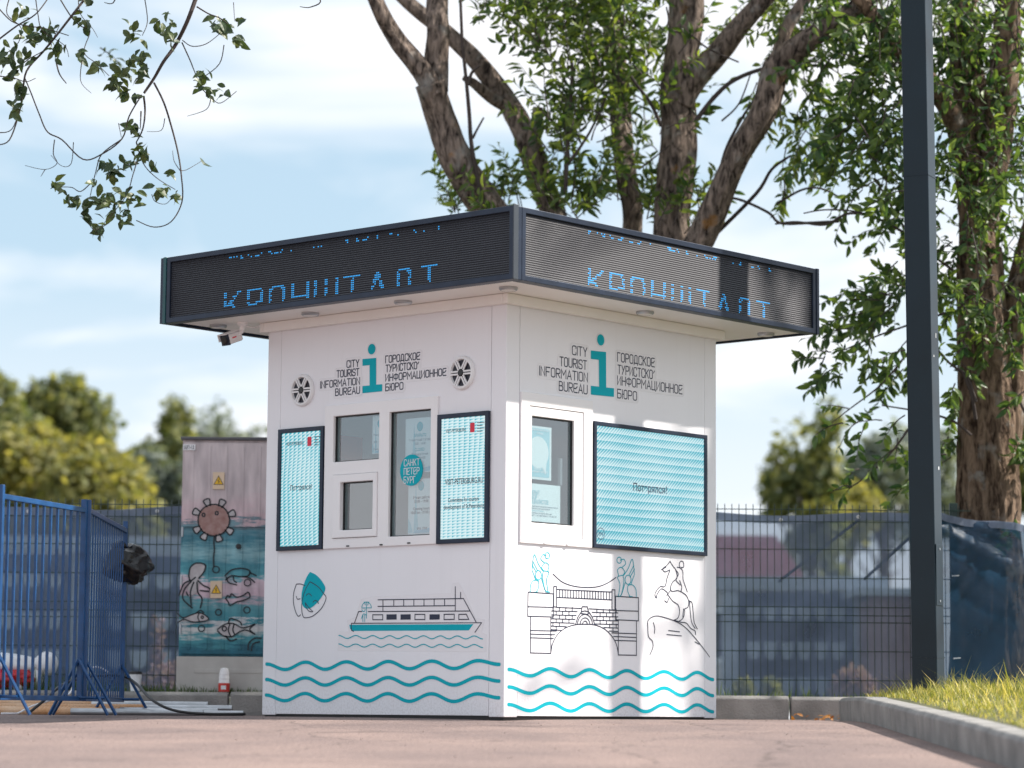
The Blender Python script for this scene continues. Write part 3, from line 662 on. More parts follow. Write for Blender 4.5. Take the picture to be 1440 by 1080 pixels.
draw('figure_drawing', 'L', wl, [arc(623, 300, 27, 34, 0, 180), [(596, 300), (650, 299)], [(623, 266), (623, 340)], arc(606, 308, 9, 12, 180, 360), arc(609, 300, 8, 34, 30, 90), arc(637, 300, 8, 34, 90, 150), smooth([(594, 360), (604, 335), (618, 338), (624, 358)]), [(602, 340), (602, 378)], [(612, 340), (613, 378)]], .0048, M['teal'])
for yb in (454, 502):
    nn = [(467 + 47.6 * k, yb + (17 if k % 2 else 0) + k * .2) for k in range(18)]
    draw('wave_line', 'L', wl, [cosine_path(nn, 6)], .0062, M['teal'], .0026)
mb = MB()
poly(mb, 'L', [onface('L', *wl(*p)) for p in ((458, 540), (470, 430), (520, 430), (512, 370), (560, 350), (590, 250), (650, 235), (1095, 215), (1105, 160), (1140, 155), (1185, 235), (1235, 355), (1290, 365), (1270, 435), (1300, 450), (1296, 548))], .0007)
decal('vinyl_backing', mb, M['sticker'])
# bridge with two griffins, rider on a rock
br = [[(170, 330), (312, 340), (312, 470), (168, 466)], [(168, 412), (312, 416)], [(183, 468), (183, 672), (298, 675), (298, 470)], [(183, 546), (330, 549)], [(183, 566), (320, 570)], [(183, 587), (312, 591)],
      [(662, 354), (790, 362), (790, 492), (662, 486)], [(662, 434), (790, 438)], [(677, 488), (677, 684), (779, 686), (779, 492)], [(640, 560), (779, 565)], [(650, 580), (779, 586)], [(660, 602), (779, 606)],
      [(314, 298), (330, 299), (330, 414), (314, 413)], [(642, 317), (658, 318), (658, 432), (642, 430)], [(332, 315), (642, 330)], [(332, 360), (642, 374)], [(330, 416), (468, 422)], [(512, 424), (660, 433)],
      smooth([(310, 228), (360, 272), (420, 295), (490, 304), (560, 300), (615, 280), (664, 248)]), smooth([(298, 672), (308, 620), (335, 570), (380, 532), (435, 514), (490, 511), (545, 515), (600, 538), (642, 580), (668, 630), (677, 684)]),
      [(436, 514), (450, 470), (470, 440), (490, 436), (512, 442), (532, 472), (546, 515)], [(474, 412), (503, 413), (512, 450), (500, 455), (468, 450), (474, 412)], arc(490, 515, 42, 60, 5, 175), arc(490, 515, 28, 40, 5, 175), arc(490, 515, 14, 22, 5, 175)]
for k in range(1, 20): br.append([(332 + 15.5 * k, 315 + .75 * k), (332 + 15.5 * k, 360 + .7 * k)])
for k, y in enumerate((440, 462, 484, 505, 525, 545)):
    xa = (446, 440, 434, 430, 385, 355)[k]; xb = (530, 536, 542, 548, 595, 625)[k]
    br.append([(300, y - 4), (xa, y)]); br.append([(xb, y + 4), (675, y + 8)])
    for q in range(6):
        x = 310 + (18 if k % 2 else 0) + 36 * q
        if x < xa - 6: br.append([(x, y - 4), (x, y - 24)])
        x = 665 - (18 if k % 2 else 0) - 36 * q
        if x > xb + 6: br.append([(x, y + 8), (x, y - 14)])
o = draw('bridge_drawing', 'R', wr, br, .0062, M['navy_ink'], closed=(0, 6, 12, 13)); o['label'] = 'line drawing of an arched stone bridge'
def griffin(sx, ox, oy):
    f = lambda pts: [(ox + sx * p[0], oy + p[1]) for p in pts]
    return [f(smooth(q)) for q in ([(0, 0), (2, -40), (20, -65), (45, -62), (48, -30), (35, 0)], [(40, 0), (22, 0)], [(10, -125), (22, -210), (45, -160), (70, -120)], [(10, -155), (35, -110)], [(14, -175), (42, -120)], [(30, -70), (12, -120)],
        [(100, -5), (92, -70), (105, -110), (75, -120)], [(75, -120), (70, -85), (85, -10), (112, 0)], [(62, -80), (80, -20), (90, 0)], [(75, -120), (65, -140), (85, -165), (105, -150), (100, -120), (105, -110)], [(80, -165), (60, -185), (70, -210), (90, -205)])] + [f(arc(96, -205, 13, 17, 0, 360, 20)), f(arc(46, -95, 17, 26, 0, 360, 20))]
o = draw('griffin_drawing', 'R', wr, griffin(1, 182, 330), .0055, M['teal']); o['label'] = 'teal line drawing of a winged statue on the left bridge pier'
o = draw('griffin_drawing', 'R', wr, griffin(-1, 778, 356), .0055, M['teal']); o['label'] = 'teal line drawing of a winged statue on the right bridge pier'
rider = [smooth(q) for q in ([(968, 157), (950, 180), (928, 198), (932, 212), (945, 216), (966, 208), (952, 250), (940, 298), (912, 300), (888, 330), (884, 350), (892, 364), (896, 342), (920, 312), (950, 330), (960, 350), (985, 382), (1014, 404), (1022, 440), (1012, 476), (990, 488)],
    [(968, 157), (985, 185), (1000, 205), (1008, 250), (985, 272), (972, 300), (978, 326), (1010, 322), (1030, 328)], [(990, 488), (1008, 498), (1040, 478), (1050, 440), (1044, 425)], [(1030, 328), (1060, 350), (1074, 385), (1068, 415), (1046, 430), (1040, 470)],
    [(1008, 190), (1026, 195), (1040, 215), (1042, 260), (1056, 300), (1066, 330)], [(1022, 265), (1034, 300), (1030, 328)], [(1024, 190), (1020, 172), (1030, 156), (1044, 165), (1044, 190), (1030, 192)], [(1000, 205), (1015, 230), (1002, 262), (1026, 290)],
    [(950, 350), (972, 318)], [(938, 378), (952, 388), (960, 366)], [(1074, 378), (1092, 392), (1098, 440), (1104, 500), (1122, 538)], [(1078, 385), (1082, 440), (1090, 500), (1110, 536)], [(990, 488), (1030, 500), (1060, 505), (1085, 535), (1108, 548), (1112, 570)],
    [(855, 682), (872, 640), (868, 605), (848, 582), (843, 530), (846, 488), (885, 465), (940, 474), (1010, 500), (1060, 535), (1110, 590), (1150, 640), (1190, 695)], [(874, 502), (882, 530), (880, 562)], [(1108, 610), (1132, 624)], [(918, 205), (945, 190)])] + [[(960, 546), (1022, 554)], [(950, 569), (1032, 577)]]
o = draw('rider_drawing', 'R', wr, rider, .0058, M['navy_ink']); o['label'] = 'line drawing of a rearing horse and rider on a rock'

# windows of the two front walls
zw = lambda x, y: (380 + x / 4.5, 560 + y / 4.5)
g1 = rect('L', zw(412, 117), zw(697, 385)); g3 = rect('L', zw(765, 90), zw(1018, 865)); s2 = rect('L', zw(406, 484), zw(690, 880)); g2 = rect('L', zw(460, 535), zw(662, 827))
winO = obj('window', frame_plate('L', winL, [g1, g3, ins(s2, .004)], -.05, .016), M['pvc'], kiosk, bevel=.004)
winO['label'] = 'white service window with three lights in the left wall'
sash = obj('sash', frame_plate('L', ins(s2, .006), [g2], -.04, .026), M['pvc'], winO, bevel=.004)
for g in (g1, g3, g2):
    obj('pane', frame_plate('L', g, [], -.026, -.02), M['glass'], winO)
    q = ins(g, -.004)
    obj('gasket', frame_plate('L', ins(g, .0), [ins(g, .006)], -.019, -.004), M['black'], winO)
for x, y in ((503, 936), (714, 928), (889, 917)):
    u, v = onface('L', *zw(x, y)); obj('drain_cap', frame_plate('L', (u - .012, u + .012, v - .004, v + .004), [], .016, .021), M['black'], winO)
zx = lambda x, y: (720 + x / 4.153, 540 + y / 4.153)
sR = rect('R', zx(92, 122), zx(410, 880)); gR = rect('R', zx(112, 185), zx(355, 830)); sR = (sR[0], sR[1], 1.105, sR[3])
gR = (gR[0], gR[1], max(gR[2], 1.17), gR[3])
winP = obj('window', frame_plate('R', winR, [ins(sR, .004)], -.05, .014), M['pvc'], kiosk, bevel=.004); winP['label'] = 'white single sash window in the right wall'
obj('sash', frame_plate('R', ins(sR, .006), [gR], -.045, .008), M['pvc'], winP, bevel=.004)
obj('pane', frame_plate('R', gR, [], -.026, -.02), M['glass'], winP)
obj('gasket', frame_plate('R', gR, [ins(gR, .007)], -.019, -.006), M['black'], winP)
for x, y in ((183, 930), (316, 940)):
    u, v = onface('R', *zx(x, y)); obj('drain_cap', frame_plate('R', (u - .012, u + .012, v - .004, v + .008), [], .014, .022), M['pvc'], winP)
# LED display panels
def display(face, r, m_, fr, label):
    root = obj('display_panel', frame_plate(face, r, [ins(r, fr)], .0005, .024), M['frame_dark'], kiosk, bevel=.003); root['label'] = label
    obj('screen', frame_plate(face, ins(r, fr + .001), [], .002, .013), m_, root); return root
d1 = display('L', scrL1, M['scrL1'], .028, 'narrow teal LED display left of the service window')
d2 = display('L', scrL2, M['scrL2'], .028, 'narrow pale LED display right of the service window')
d3 = display('R', scrR, M['scrR'], .026, 'wide teal LED display on the right wall')
dg = bpy.context.evaluated_depsgraph_get
def font_text(s):
    cu = bpy.data.curves.new('t', 'FONT'); cu.body = s; cu.size = 1; cu.resolution_u = 3; cu.offset = .016
    o = bpy.data.objects.new('t', cu); C.objects.link(o); bpy.context.view_layer.update()
    ev = o.evaluated_get(dg()); me = ev.to_mesh()
    vs = [(v.co.x, v.co.y) for v in me.vertices]; fs = [tuple(p.vertices) for p in me.polygons]
    ev.to_mesh_clear(); bpy.data.objects.remove(o); bpy.data.curves.remove(cu)
    return vs, fs
def print_text(mb, P, s, u0, u1, vmid, off, hmax=None, cap=None):
    """printed text between u0 and u1 centred on vmid"""
    vs, fs = font_text(s)
    if not vs: return
    xa, xb = min(v[0] for v in vs), max(v[0] for v in vs); sx = (u1 - u0) / (xb - xa); sy = cap / .72 if cap else sx
    o = len(mb.v); mb.v += [tuple(P(u0 + (x - xa) * sx, vmid + (y - .33) * sy, off)) for x, y in vs]; mb.f += [tuple(i + o for i in f) for f in fs]
def ptext(face, s, pa, pb, cap, off, m_, parent):
    a, b = onface(face, *pa), onface(face, *pb); mb = MB(); print_text(mb, FPX_(face), s, a[0], b[0], (a[1] + b[1]) / 2, off, cap=cap); return obj('printed_text', mb, m_, parent, recalc=False)
ptext('L', 'Потерялся?', zw(137, 572), zw(275, 560), .034, .0145, M['navy_ink'], d1)
ptext('L', 'VISIT-PETERSBURG.RU', zw(1116, 530), zw(1357, 520), .036, .0145, M['navy_ink'], d2)
ptext('L', 'Committee for tourism', zw(1135, 648), zw(1330, 635), .026, .0145, M['navy_ink'], d2)
ptext('L', 'development of St.Petersburg', zw(1108, 690), zw(1362, 680), .026, .0145, M['navy_ink'], d2)
ptext('R', 'Потерялся?', zx(698, 603), zx(896, 622), .05, .0145, M['navy_ink'], d3)
def mark(face, tf, c, sc, parent):
    mb = MB(); a = onface(face, *tf(*c)); stadium(mb, face, a[0] - .018 * sc, a[0] + .012 * sc, a[1] - .024 * sc, a[1] + .024 * sc, .0146, .008); obj('emblem', mb, M['red_ink'], parent, recalc=False)
    mb = MB()
    for k in range(4): ribbon(mb, face, [(a[0] + .03 * sc, a[1] + (.021 - .014 * k) * sc), (a[0] + (.075 - .012 * (k % 2)) * sc, a[1] + (.021 - .014 * k) * sc)], .004 * sc, .0146)
    obj('emblem_caption', mb, M['navy_ink'], parent, recalc=False)
mark('L', zw, (261, 274), 1.25, d1); mark('L', zw, (1292, 186), 1.25, d2)
ptext('L', 'VISIT-PETERSBURG', zw(112, 292), zw(220, 285), .022, .0145, M['navy_ink'], d1)
ptext('L', 'VISIT-PETERSBURG', zw(1120, 210), zw(1248, 200), .022, .0145, M['navy_ink'], d2)
mb = MB(); a = onface('R', *zx(508, 875)); ribbon(mb, 'R', [(a[0] + .036 * math.cos(t_ * PI / 12), a[1] + .036 * math.sin(t_ * PI / 12)) for t_ in range(25)], .005, .0145)
print_text(mb, FPX_('R'), 'EN', a[0] - .02, a[0] + .02, a[1], .0145, cap=.024); obj('language_button', mb, M['navy_ink'], d3, recalc=False)

# lit LED characters
def led_text(face, root, rc, off, frac0, frac1):
    """the board scrolls: lower rows carry the tops of a word, the top rows the feet of the word before"""
    p = .0135; nx = int((rc[1] - rc[0]) / p); nz_ = int((rc[3] - rc[2]) / p)
    grid = set()
    def put(word, base_row, r0, r1, x0, x1, hgt):
        st_, tw = strokes(word, .28); sx = (x1 - x0) / tw
        segs = []
        for s_ in st_:
            for a, b in zip(s_, s_[1:]): segs.append((x0 + a[0] * sx, base_row + a[1] * hgt, x0 + b[0] * sx, base_row + b[1] * hgt))
        for (ax, ay, bx, by) in segs:
            k = int(max(abs(bx - ax), abs(by - ay)) * 2) + 1
            horiz = abs(bx - ax) > abs(by - ay) * 2
            for i in range(k + 1):
                X = round(ax + (bx - ax) * i / k); Yr = round(ay + (by - ay) * i / k)
                if r0 <= Yr <= r1:
                    grid.add((X, Yr))
                    if not horiz: grid.add((X + 1, Yr))
    put('КРОНШТАДТ', -4, 1, 9, nx * frac0, nx * frac1, 12)
    put('ДОБРОПОНАП', nz_ - 3, nz_ - 3, nz_ - 2, nx * frac0, nx * frac1, 12)
    mb = MB(); P = FPX_(face)
    rr = random.Random(5)
    for (i, j) in grid:
        if j % 2 and rr.random() < .35: continue
        if j >= nz_ - 3 and rr.random() < .4: continue
        u, v = rc[0] + (i + .5) * p, rc[2] + (j + .35) * p; h = p * .36
        o = len(mb.v); mb.v += [tuple(P(a, b, off)) for a, b in ((u - h, v - h * .7), (u + h, v - h * .7), (u + h, v + h * .7), (u - h, v + h * .7))]; mb.f.append((o, o + 1, o + 2, o + 3))
    stuff(obj('lit_letters', mb, M['ledlit'], root, recalc=False))
led_text('L', sgL, rcL, OVL - .0105, .175, .80); led_text('R', sgR, rcR, OVR - .0105, .20, .835)

# downlights under the eaves
def soffit_pt(px, py):
    d = ray(px, py); s = (FB - ZC) / d.z; p = Vector((d.x * s, d.y * s)) - KC; return (p.dot(ER), p.dot(EL))
for (px, py) in ((307, 457), (436.5, 440), (567, 423.5), (715, 404), (907, 438), (1077, 468.5)):
    a, b = soffit_pt(px, py)
    dl = obj('downlight', MB().lathe((a, b, FB), (0, 0, -1), [(.056, .0), (.058, .012), (.05, .02), (.046, .016)], 28), M['galv'], kiosk, smooth=False)
    obj('diffuser', MB().lathe((a, b, FB), (0, 0, -1), [(.045, .002), (.045, .019), (.03, .022)], 24), M['lamp'], dl)
# wall speakers
for (px, py) in ((426.5, 549), (651, 524.5)):
    u, v = onface('L', px, py); P = FPX_('L'); ax = (-1, 0, 0); c = (0, -u, v)
    sp_ = obj('speaker', MB().lathe(c, ax, [(.105, 0), (.105, .012), (.098, .022), (.086, .024), (.082, .012), (.080, .006)], 40), M['white_ink'], kiosk)
    sp_['label'] = 'round white wall speaker with six spokes'
    obj('cone', MB().lathe(c, ax, [(.081, .001), (.080, .009), (.04, .007), (.02, .010)], 32), mat('speaker_cone', (.02, .022, .035), .5) if 'cone' not in M else M['cone'], sp_)
    mb = MB()
    for k in range(6):
        t_ = k * PI / 3; d = Vector((0, math.cos(t_), math.sin(t_))); n_ = Vector((0, -math.sin(t_), math.cos(t_)))
        for s_ in (-1, 1): mb.obox(Vector(c) + Vector((-.018, 0, 0)) + d * .055 + n_ * s_ * .0085, d, n_, (1, 0, 0), .033, .0052, .004)
    obj('grille', mb, M['white_ink'], sp_)
    obj('hub', MB().lathe(c, ax, [(.026, .008), (.026, .02), (.018, .026)], 24), M['black'], sp_)
# interior
rcab = tag(obj('cupboard', MB().box(.30, .60, 1.80, 2.02, 1.69, 1.84).box(.30, .43, 1.80, 2.02, 1.0, 1.66), M['redcab'], bevel=.004), 'red cupboard inside the kiosk seen through the left panes', 'cupboard')
rcab.location = (KC.x, KC.y, 0); rcab.rotation_euler = (0, 0, YAW)
dk = tag(obj('counter', MB().box(.07, .42, .2, 1.9, .95, .99).box(.1, .38, .3, .34, ZB + .02, .95).box(.1, .38, 1.76, 1.8, ZB + .02, .95), M['pvc'], bevel=.003), 'white service counter just inside the left window', 'counter')
dk.location = (KC.x, KC.y, 0); dk.rotation_euler = (0, 0, YAW)

# printed sheets behind the glass
def sheet(face, r, label, off=-.034, base=None, name='poster'):
    root = tag(obj(name, frame_plate(face, r, [], off - .001, off), base or M['paper']), label, 'poster'); root.location = (KC.x, KC.y, 0); root.rotation_euler = (0, 0, YAW); return root
def stext(root, face, off, s, u0, u1, v, cap, m_):
    mb = MB(); print_text(mb, FPX_(face), s, u0, u1, v, off + .0015, cap=cap); obj('printed_text', mb, m_, root, recalc=False)
def sail(root, face, off, r):
    w0, h0 = r[1] - r[0], r[3] - r[2]; f = lambda a, b: (r[0] + a * w0, r[2] + b * h0)
    mb = MB(); poly(mb, face, [f(.22, .03), f(.42, .03), f(.34, .5), f(.30, .92)], off + .0006); poly(mb, face, [f(.0, .03), f(.2, .03), f(.1, .2), f(.0, .3)], off + .0007)
    obj('sail_print', mb, M['paleblue'], root, recalc=False)
    mb = MB(); poly(mb, face, [f(.2, .02), f(.9, .02), f(.98, .12), f(.6, .08), f(.3, .07)], off + .0008); obj('boat_print', mb, M['midblue'], root, recalc=False)
zp = lambda x, y: (540 + x / 5.4, 570 + y / 5.4)
r1_ = rect('L', zp(137, 100), zp(352, 500)); r1_ = (r1_[0], min(r1_[1], g3[1] - .008), r1_[2], r1_[3])
r2_ = rect('L', zp(158, 560), zp(352, 985)); r2_ = (r2_[0], r1_[1], max(r2_[2], g3[2] + .012), r2_[3])
def hours(face, r, lines, label, dot=.84):
    p = sheet(face, r, label); off = -.034; sail(p, face, off, r); w0, h0 = r[1] - r[0], r[3] - r[2]
    mb = MB(); disc(mb, face, (r[0] + w0 * .5, r[2] + h0 * dot), .026, .03, off + .001); obj('round_emblem', mb, M['teal'], p, recalc=False)
    for (s, a, b, v, cap, m_) in lines: stext(p, face, off, s, r[0] + a * w0, r[0] + b * w0, r[2] + v * h0, cap, M[m_])
    return p
hours('L', r1_, [('ЗАКРЫТО', .3, .72, .68, .02, 'teal'), ('Технический перерыв', .12, .9, .6, .016, 'grey_ink'), ('13.00 - 14.00', .3, .7, .53, .016, 'grey_ink'), ('CLOSED', .33, .67, .42, .02, 'teal'), ('Technical break', .22, .8, .34, .016, 'grey_ink'), ('13.00 - 14.00', .3, .7, .27, .016, 'grey_ink')], 'white sheet reading CLOSED Technical break in the tall pane')
hours('L', r2_, [('Режим работы', .2, .85, .66, .018, 'navy_ink'), ('10:00 - 19:00', .25, .8, .59, .018, 'navy_ink'), ('Opening hours', .2, .85, .46, .018, 'navy_ink'), ('10:00 am - 07:00 pm', .12, .95, .39, .018, 'navy_ink'), ('SPB 1703', .35, .75, .1, .014, 'navy_ink')], 'white sheet reading Opening hours below the round teal badge', .87)
r0_ = rect('L', zw(625, 112), zw(697, 345)); r0_ = (r0_[0], g1[1] - .008, r0_[2], min(r0_[3], g1[3] - .01))
p0 = sheet('L', r0_, 'narrow white sheet at the right edge of the small upper pane'); sail(p0, 'L', -.034, r0_)
mb = MB(); disc(mb, 'L', ((r0_[0] + r0_[1]) / 2 + .02, r0_[3] - .05), .026, .028, -.033); obj('round_emblem', mb, M['teal'], p0, recalc=False)
for k, s in enumerate(('Режим работы', '10:00 - 19:00', 'Opening hours')): stext(p0, 'L', -.034, s, r0_[0] + .012, r0_[1] - .008, r0_[3] - .12 - .045 * k, .013, M['grey_ink'])
bc = onface('L', *zp(208, 492), -.018)
bd = tag(empty('round_badge', (KC.x, KC.y, 0), YAW), 'round teal badge on the tall pane reading САНКТ ПЕТЕРБУРГ', 'sticker')
mb = MB(); P = FPX_('L'); mb.lathe(P(bc[0], bc[1], -.019), (-1, 0, 0), [(.098, 0), (.098, .001)], 40); obj('disc', mb, M['teal'], bd)
mb = MB()
for k, s in enumerate(('САНКТ', 'ПЕТЕР', 'БУРГ')):
    st_, tw = strokes(s, .2); wdt = (.13, .13, .098)[k]
    for q in st_: ribbon(mb, 'L', [(bc[0] - .062 + p_[0] * wdt / tw, bc[1] + .028 - .054 * k + p_[1] * .04) for p_ in q], .0045, -.0165)
obj('badge_lettering', mb, M['white_ink'], bd, recalc=False)
zq = lambda x, y: (735 + x / 6.35, 590 + y / 6.35)
q1 = rect('R', zq(60, 40), zq(292, 545)); q1 = (gR[0] + .003, q1[1], q1[2], q1[3]); q2 = rect('R', zq(60, 560), zq(372, 925)); q2 = (gR[0] + .003, q2[1], max(q2[2], gR[2] + .01), q2[3])
pa = sheet('R', q1, 'pale blue poster with a white speech bubble in the right window')
mb = MB(); stadium(mb, 'R', q1[0], q1[1] - .018, q1[2] + .015, q1[3] - .015, -.0332, .015); obj('blue_print', mb, M['paleblue'], pa, recalc=False)
mb = MB(); bx = onface('R', *zq(175, 290)); disc(mb, 'R', bx, .098, .098, -.0325); poly(mb, 'R', [(bx[0] + .03, bx[1] - .08), (bx[0] + .08, bx[1] - .05), (bx[0] + .07, bx[1] - .135)], -.0324); obj('speech_bubble', mb, M['paper'], pa, recalc=False)
for s, a, b, v, cap in (('Туристическая информация', .05, .88, .93, .013), ('о городе', .38, .66, .87, .013), ('Сканируйте QR', .28, .7, .2, .013), ('и задайте вопрос', .18, .85, .15, .013)): stext(pa, 'R', -.033, s, q1[0] + a * (q1[1] - q1[0]), q1[0] + b * (q1[1] - q1[0]), q1[2] + v * (q1[3] - q1[2]), cap, M['white_ink'])
pb = sheet('R', q2, 'white recruitment notice under the blue poster in the right window')
for s, a, b, v, cap, m_ in (('ОТКРЫТ', .02, .38, .76, .026, 'paleblue'), ('НАБОР', .02, .3, .64, .026, 'paleblue'), ('СПЕЦИАЛИСТОВ', .02, .64, .52, .026, 'paleblue'), ('бюро приглашает на работу консультантов', .02, .92, .40, .010, 'grey_ink'), ('английский язык, стрессоустойчивость', .02, .7, .34, .010, 'grey_ink'), ('подробности по телефону', .02, .5, .28, .010, 'paleblue'), ('график работы сменный, обучение', .02, .75, .22, .010, 'grey_ink'), ('звоните ежедневно с 10 до 19', .02, .88, .16, .010, 'grey_ink')):
    stext(pb, 'R', -.034, s, q2[0] + a * (q2[1] - q2[0]), q2[0] + b * (q2[1] - q2[0]), q2[2] + v * (q2[3] - q2[2]), cap, M[m_])
mb = MB(); stadium(mb, 'R', q2[0] + .012, q2[0] + .03, q2[3] - .045, q2[3] - .015, -.0328, .006); obj('emblem', mb, M['red_ink'], pb, recalc=False)
# handle inside right window
obj('handle', frame_plate('R', (gR[1] - .06, gR[1] - .042, gR[2] + .25, gR[2] + .42), [], -.075, -.05), M['pvc'], winP, bevel=.004)

# security camera under the eaves
zc_ = lambda x, y: (300 + x / 12, 440 + y / 12)
a, b = soffit_pt(*zc_(490, 165))
cr_ = tag(empty('security_camera', (0, 0, 0)), 'small white bullet security camera hanging under the left eaves', 'camera')
base = Vector((KC.x + ER.x * a + EL.x * b, KC.y + ER.y * a + EL.y * b, FB))
cr_.location = base
jn = at(*zc_(480, 315), base.y) - base; cc = at(*zc_(320, 420), base.y) - base
obj('mounting_cup', MB().lathe((0, 0, 0), (0, 0, -1), [(.036, 0), (.034, .014), (.018, .026), (.015, .05)], 20), M['pvc'], cr_)
obj('bracket', MB().tube([(0, 0, -.03), (0, 0, jn.z * .8), jn, jn * .6 + cc * .4], [.012, .012, .014, .011], 10), M['pvc'], cr_)
ax = (at(*zc_(215, 480), base.y) - at(*zc_(390, 390), base.y)); ax.y -= .07; ax.normalize(); sd_ = ax.cross(Vector((0, 0, 1))).normalized(); uu = sd_.cross(ax)
obj('housing', MB().obox(cc, ax, sd_, uu, .062, .036, .034), M['pvc'], cr_, bevel=.012)
obj('lens_shroud', MB().obox(cc + ax * .064, ax, sd_, uu, .006, .037, .036), M['frame_dark'], cr_)
obj('sun_hood', MB().obox(cc + uu * .040 + ax * .018, ax, sd_, uu, .07, .041, .003).obox(cc + sd_ * .039 + uu * .016 + ax * .02, ax, sd_, uu, .066, .003, .022), M['pvc'], cr_)
obj('lens', MB().lathe(cc + ax * .066, ax, [(.028, 0), (.028, .008), (.02, .012)], 20), M['black'], cr_)
obj('maker_mark', MB().obox(cc - sd_ * .0368 + uu * .004 + ax * .012, ax, sd_, uu, .018, .0006, .004), M['red_ink'], cr_)
cw = MB(); cw.tube([(0, 0, -.02), (.08, .04, -.03), (.15, .0, -.012), tuple(Vector((KC.x + EL.x * KW * .99, KC.y + EL.y * KW * .99, FB - .01)) - base)], .004, 6); obj('cable', cw, M['pvc'], cr_)

# ------------------------------------------------------------------ lamp post
PX, PY = 2.655, 17.77
pole = tag(empty('lamp_post', (PX, PY, .1), math.radians(-26)), 'tall dark grey square steel lamp post rising from the grass', 'lamp post')
pw = .083; lean = -.011
mb = MB(); vs = []
for z in (0, 9.0):
    for (a, b) in ((-pw, -pw), (pw, -pw), (pw, pw), (-pw, pw)): vs.append((a + lean * z * .9, b + lean * z * -.45, z))
mb.add(vs, [(0, 1, 5, 4), (1, 2, 6, 5), (2, 3, 7, 6), (3, 0, 4, 7), (0, 1, 2, 3), (4, 5, 6, 7)])
obj('shaft', mb, M['pole_paint'], pole, bevel=.008)
hx = lambda z: lean * z * .9
obj('access_door', MB().box(pw + .001 + hx(.9), pw + .006 + hx(.9), -pw + .012, pw - .012, .63, 1.02), M['pole_paint'], pole, bevel=.003)
for z in (.66, .99): obj('door_bolt', MB().lathe((pw + .006 + hx(.9), 0, z), (1, 0, 0), [(.008, 0), (.008, .004)], 10), M['galv'], pole)
for (z, yy_, h_) in ((2.35, .02, .03), (2.22, -.03, .014), (1.5, .03, .02)): obj('sticker_scrap', MB().box(pw + .0006 + hx(z), pw + .0016 + hx(z), yy_ - .008 - lean * z * .45, yy_ + .006 - lean * z * .45, z, z + h_), M['paper'], pole)
for z in (.30, 3.4): obj('weld_collar', MB().box(-pw - .0025 + hx(z), pw + .0025 + hx(z), -pw - .0025 - lean * z * .45, pw + .0025 - lean * z * .45, z, z + .008), M['pole_paint'], pole)
obj('base_plate', MB().box(-.15, .15, -.15, .15, .0, .06), M['galv'], pole)
obj('lamp_arm', MB().tube([(lean * 9 * .9, 0, 8.95), (lean * 9 * .9 - .8, -.3, 9.2)], .03, 8), M['pole_paint'], pole)
obj('lamp_head', MB().obox((lean * 9 * .9 - 1.0, -.38, 9.24), (.93, .36, 0), (-.36, .93, 0), (0, 0, 1), .28, .1, .04), M['pole_paint'], pole, bevel=.01)

# ------------------------------------------------------------------ wire fence and shade net
FY = 20.62
zf = lambda py: at(1150, py, FY).z
fence = tag(empty('wire_fence', (0, FY, .15)), 'dark green welded wire mesh fence standing behind the kiosk', 'fence')
M['wire'] = mat('green_wire', (.012, .035, .03), .45, var=.2)
ztop = zf(709.5); zbot = .16
wire = MB().tube([(0, 0, zbot - .15), (0, 0, ztop - .15)], .0032, 5).mesh('wire'); wire.materials.append(M['wire'])
x = -4.35
while x < 3.35:
    o = bpy.data.objects.new('wire', wire); C.objects.link(o); o.parent = fence; o.location = (x, -.006, 0)
    x += .0525
hw = MB().tube([(-4.4, 0, 0), (3.4, 0, 0)], .0035, 5).mesh('wire'); hw.materials.append(M['wire'])
for py in (717, 734, 773, 813.5, 854, 865.6, 875.4, 916, 956.7):
    o = bpy.data.objects.new('wire', hw); C.objects.link(o); o.parent = fence; o.location = (0, -.012, zf(py) - .15)
for x in (-4.3, -1.78, .75, 3.28): obj('post', MB().box(x - .03, x + .03, .008, .048, -.1, ztop - .13), M['wire'], fence, bevel=.003)
for (q0, q1) in (((1095, 818), (1206, 732)), ((1215, 815), (1296, 740))):  # dark rods put in for the diagonal shadow lines across the net
    a, b = at(*q0, FY + .22), at(*q1, FY + .10); obj('shadow_rod', MB().tube([(a.x, .22, a.z - .15), (b.x, .05, b.z - .15)], .012, 8), M['wire'], fence)
def net(x0, x1, y, top, bot, seed, amp, fold=.02):
    mb = MB(); nx, nz_ = int((x1 - x0) / .03), 48
    for j in range(nz_ + 1):
        for i in range(nx + 1):
            x = x0 + (x1 - x0) * i / nx; tz = top(x); z = bot + (tz - bot) * j / nz_
            d = amp * (noise.noise(Vector((x * 1.2 + z * 1.1 + seed, z * .6, seed))) + .45 * noise.noise(Vector((x * 3.5 - z * 3.0, z * 1.5 + x, seed + 3))))
            d += fold * max(0, (z - bot) / (tz - bot)) ** 2 * (abs(noise.noise(Vector((x * 2.6 + z * 4.2, z * 1.2, 4.)))) + .5 * abs(noise.noise(Vector((x * 7 - z * 5, 2, z * 2)))))
            mb.v.append((x, y - d, z))
    for j in range(nz_):
        for i in range(nx): k = j * (nx + 1) + i; mb.f.append((k, k + 1, k + nx + 2, k + nx + 1))
    return mb, nx, nz_
def hem(mb, nx, nz_, h, y):
    hb = MB()
    for i in range(nx + 1):
        a = mb.v[nz_ * (nx + 1) + i]; hb.v += [(a[0], a[1] - .004, a[2] + .004), (a[0], a[1] - .004, a[2] - h)]
    for i in range(nx): hb.f.append((2 * i, 2 * i + 1, 2 * i + 3, 2 * i + 2))
    return hb
top1 = lambda x: zf(722) + .012 * math.sin(x * 2.3) + .01 * math.sin(x * 5 + 1)
netA = tag(empty('shade_net', (0, 0, 0)), 'translucent blue shade net tied along the back of the wire fence', 'net')
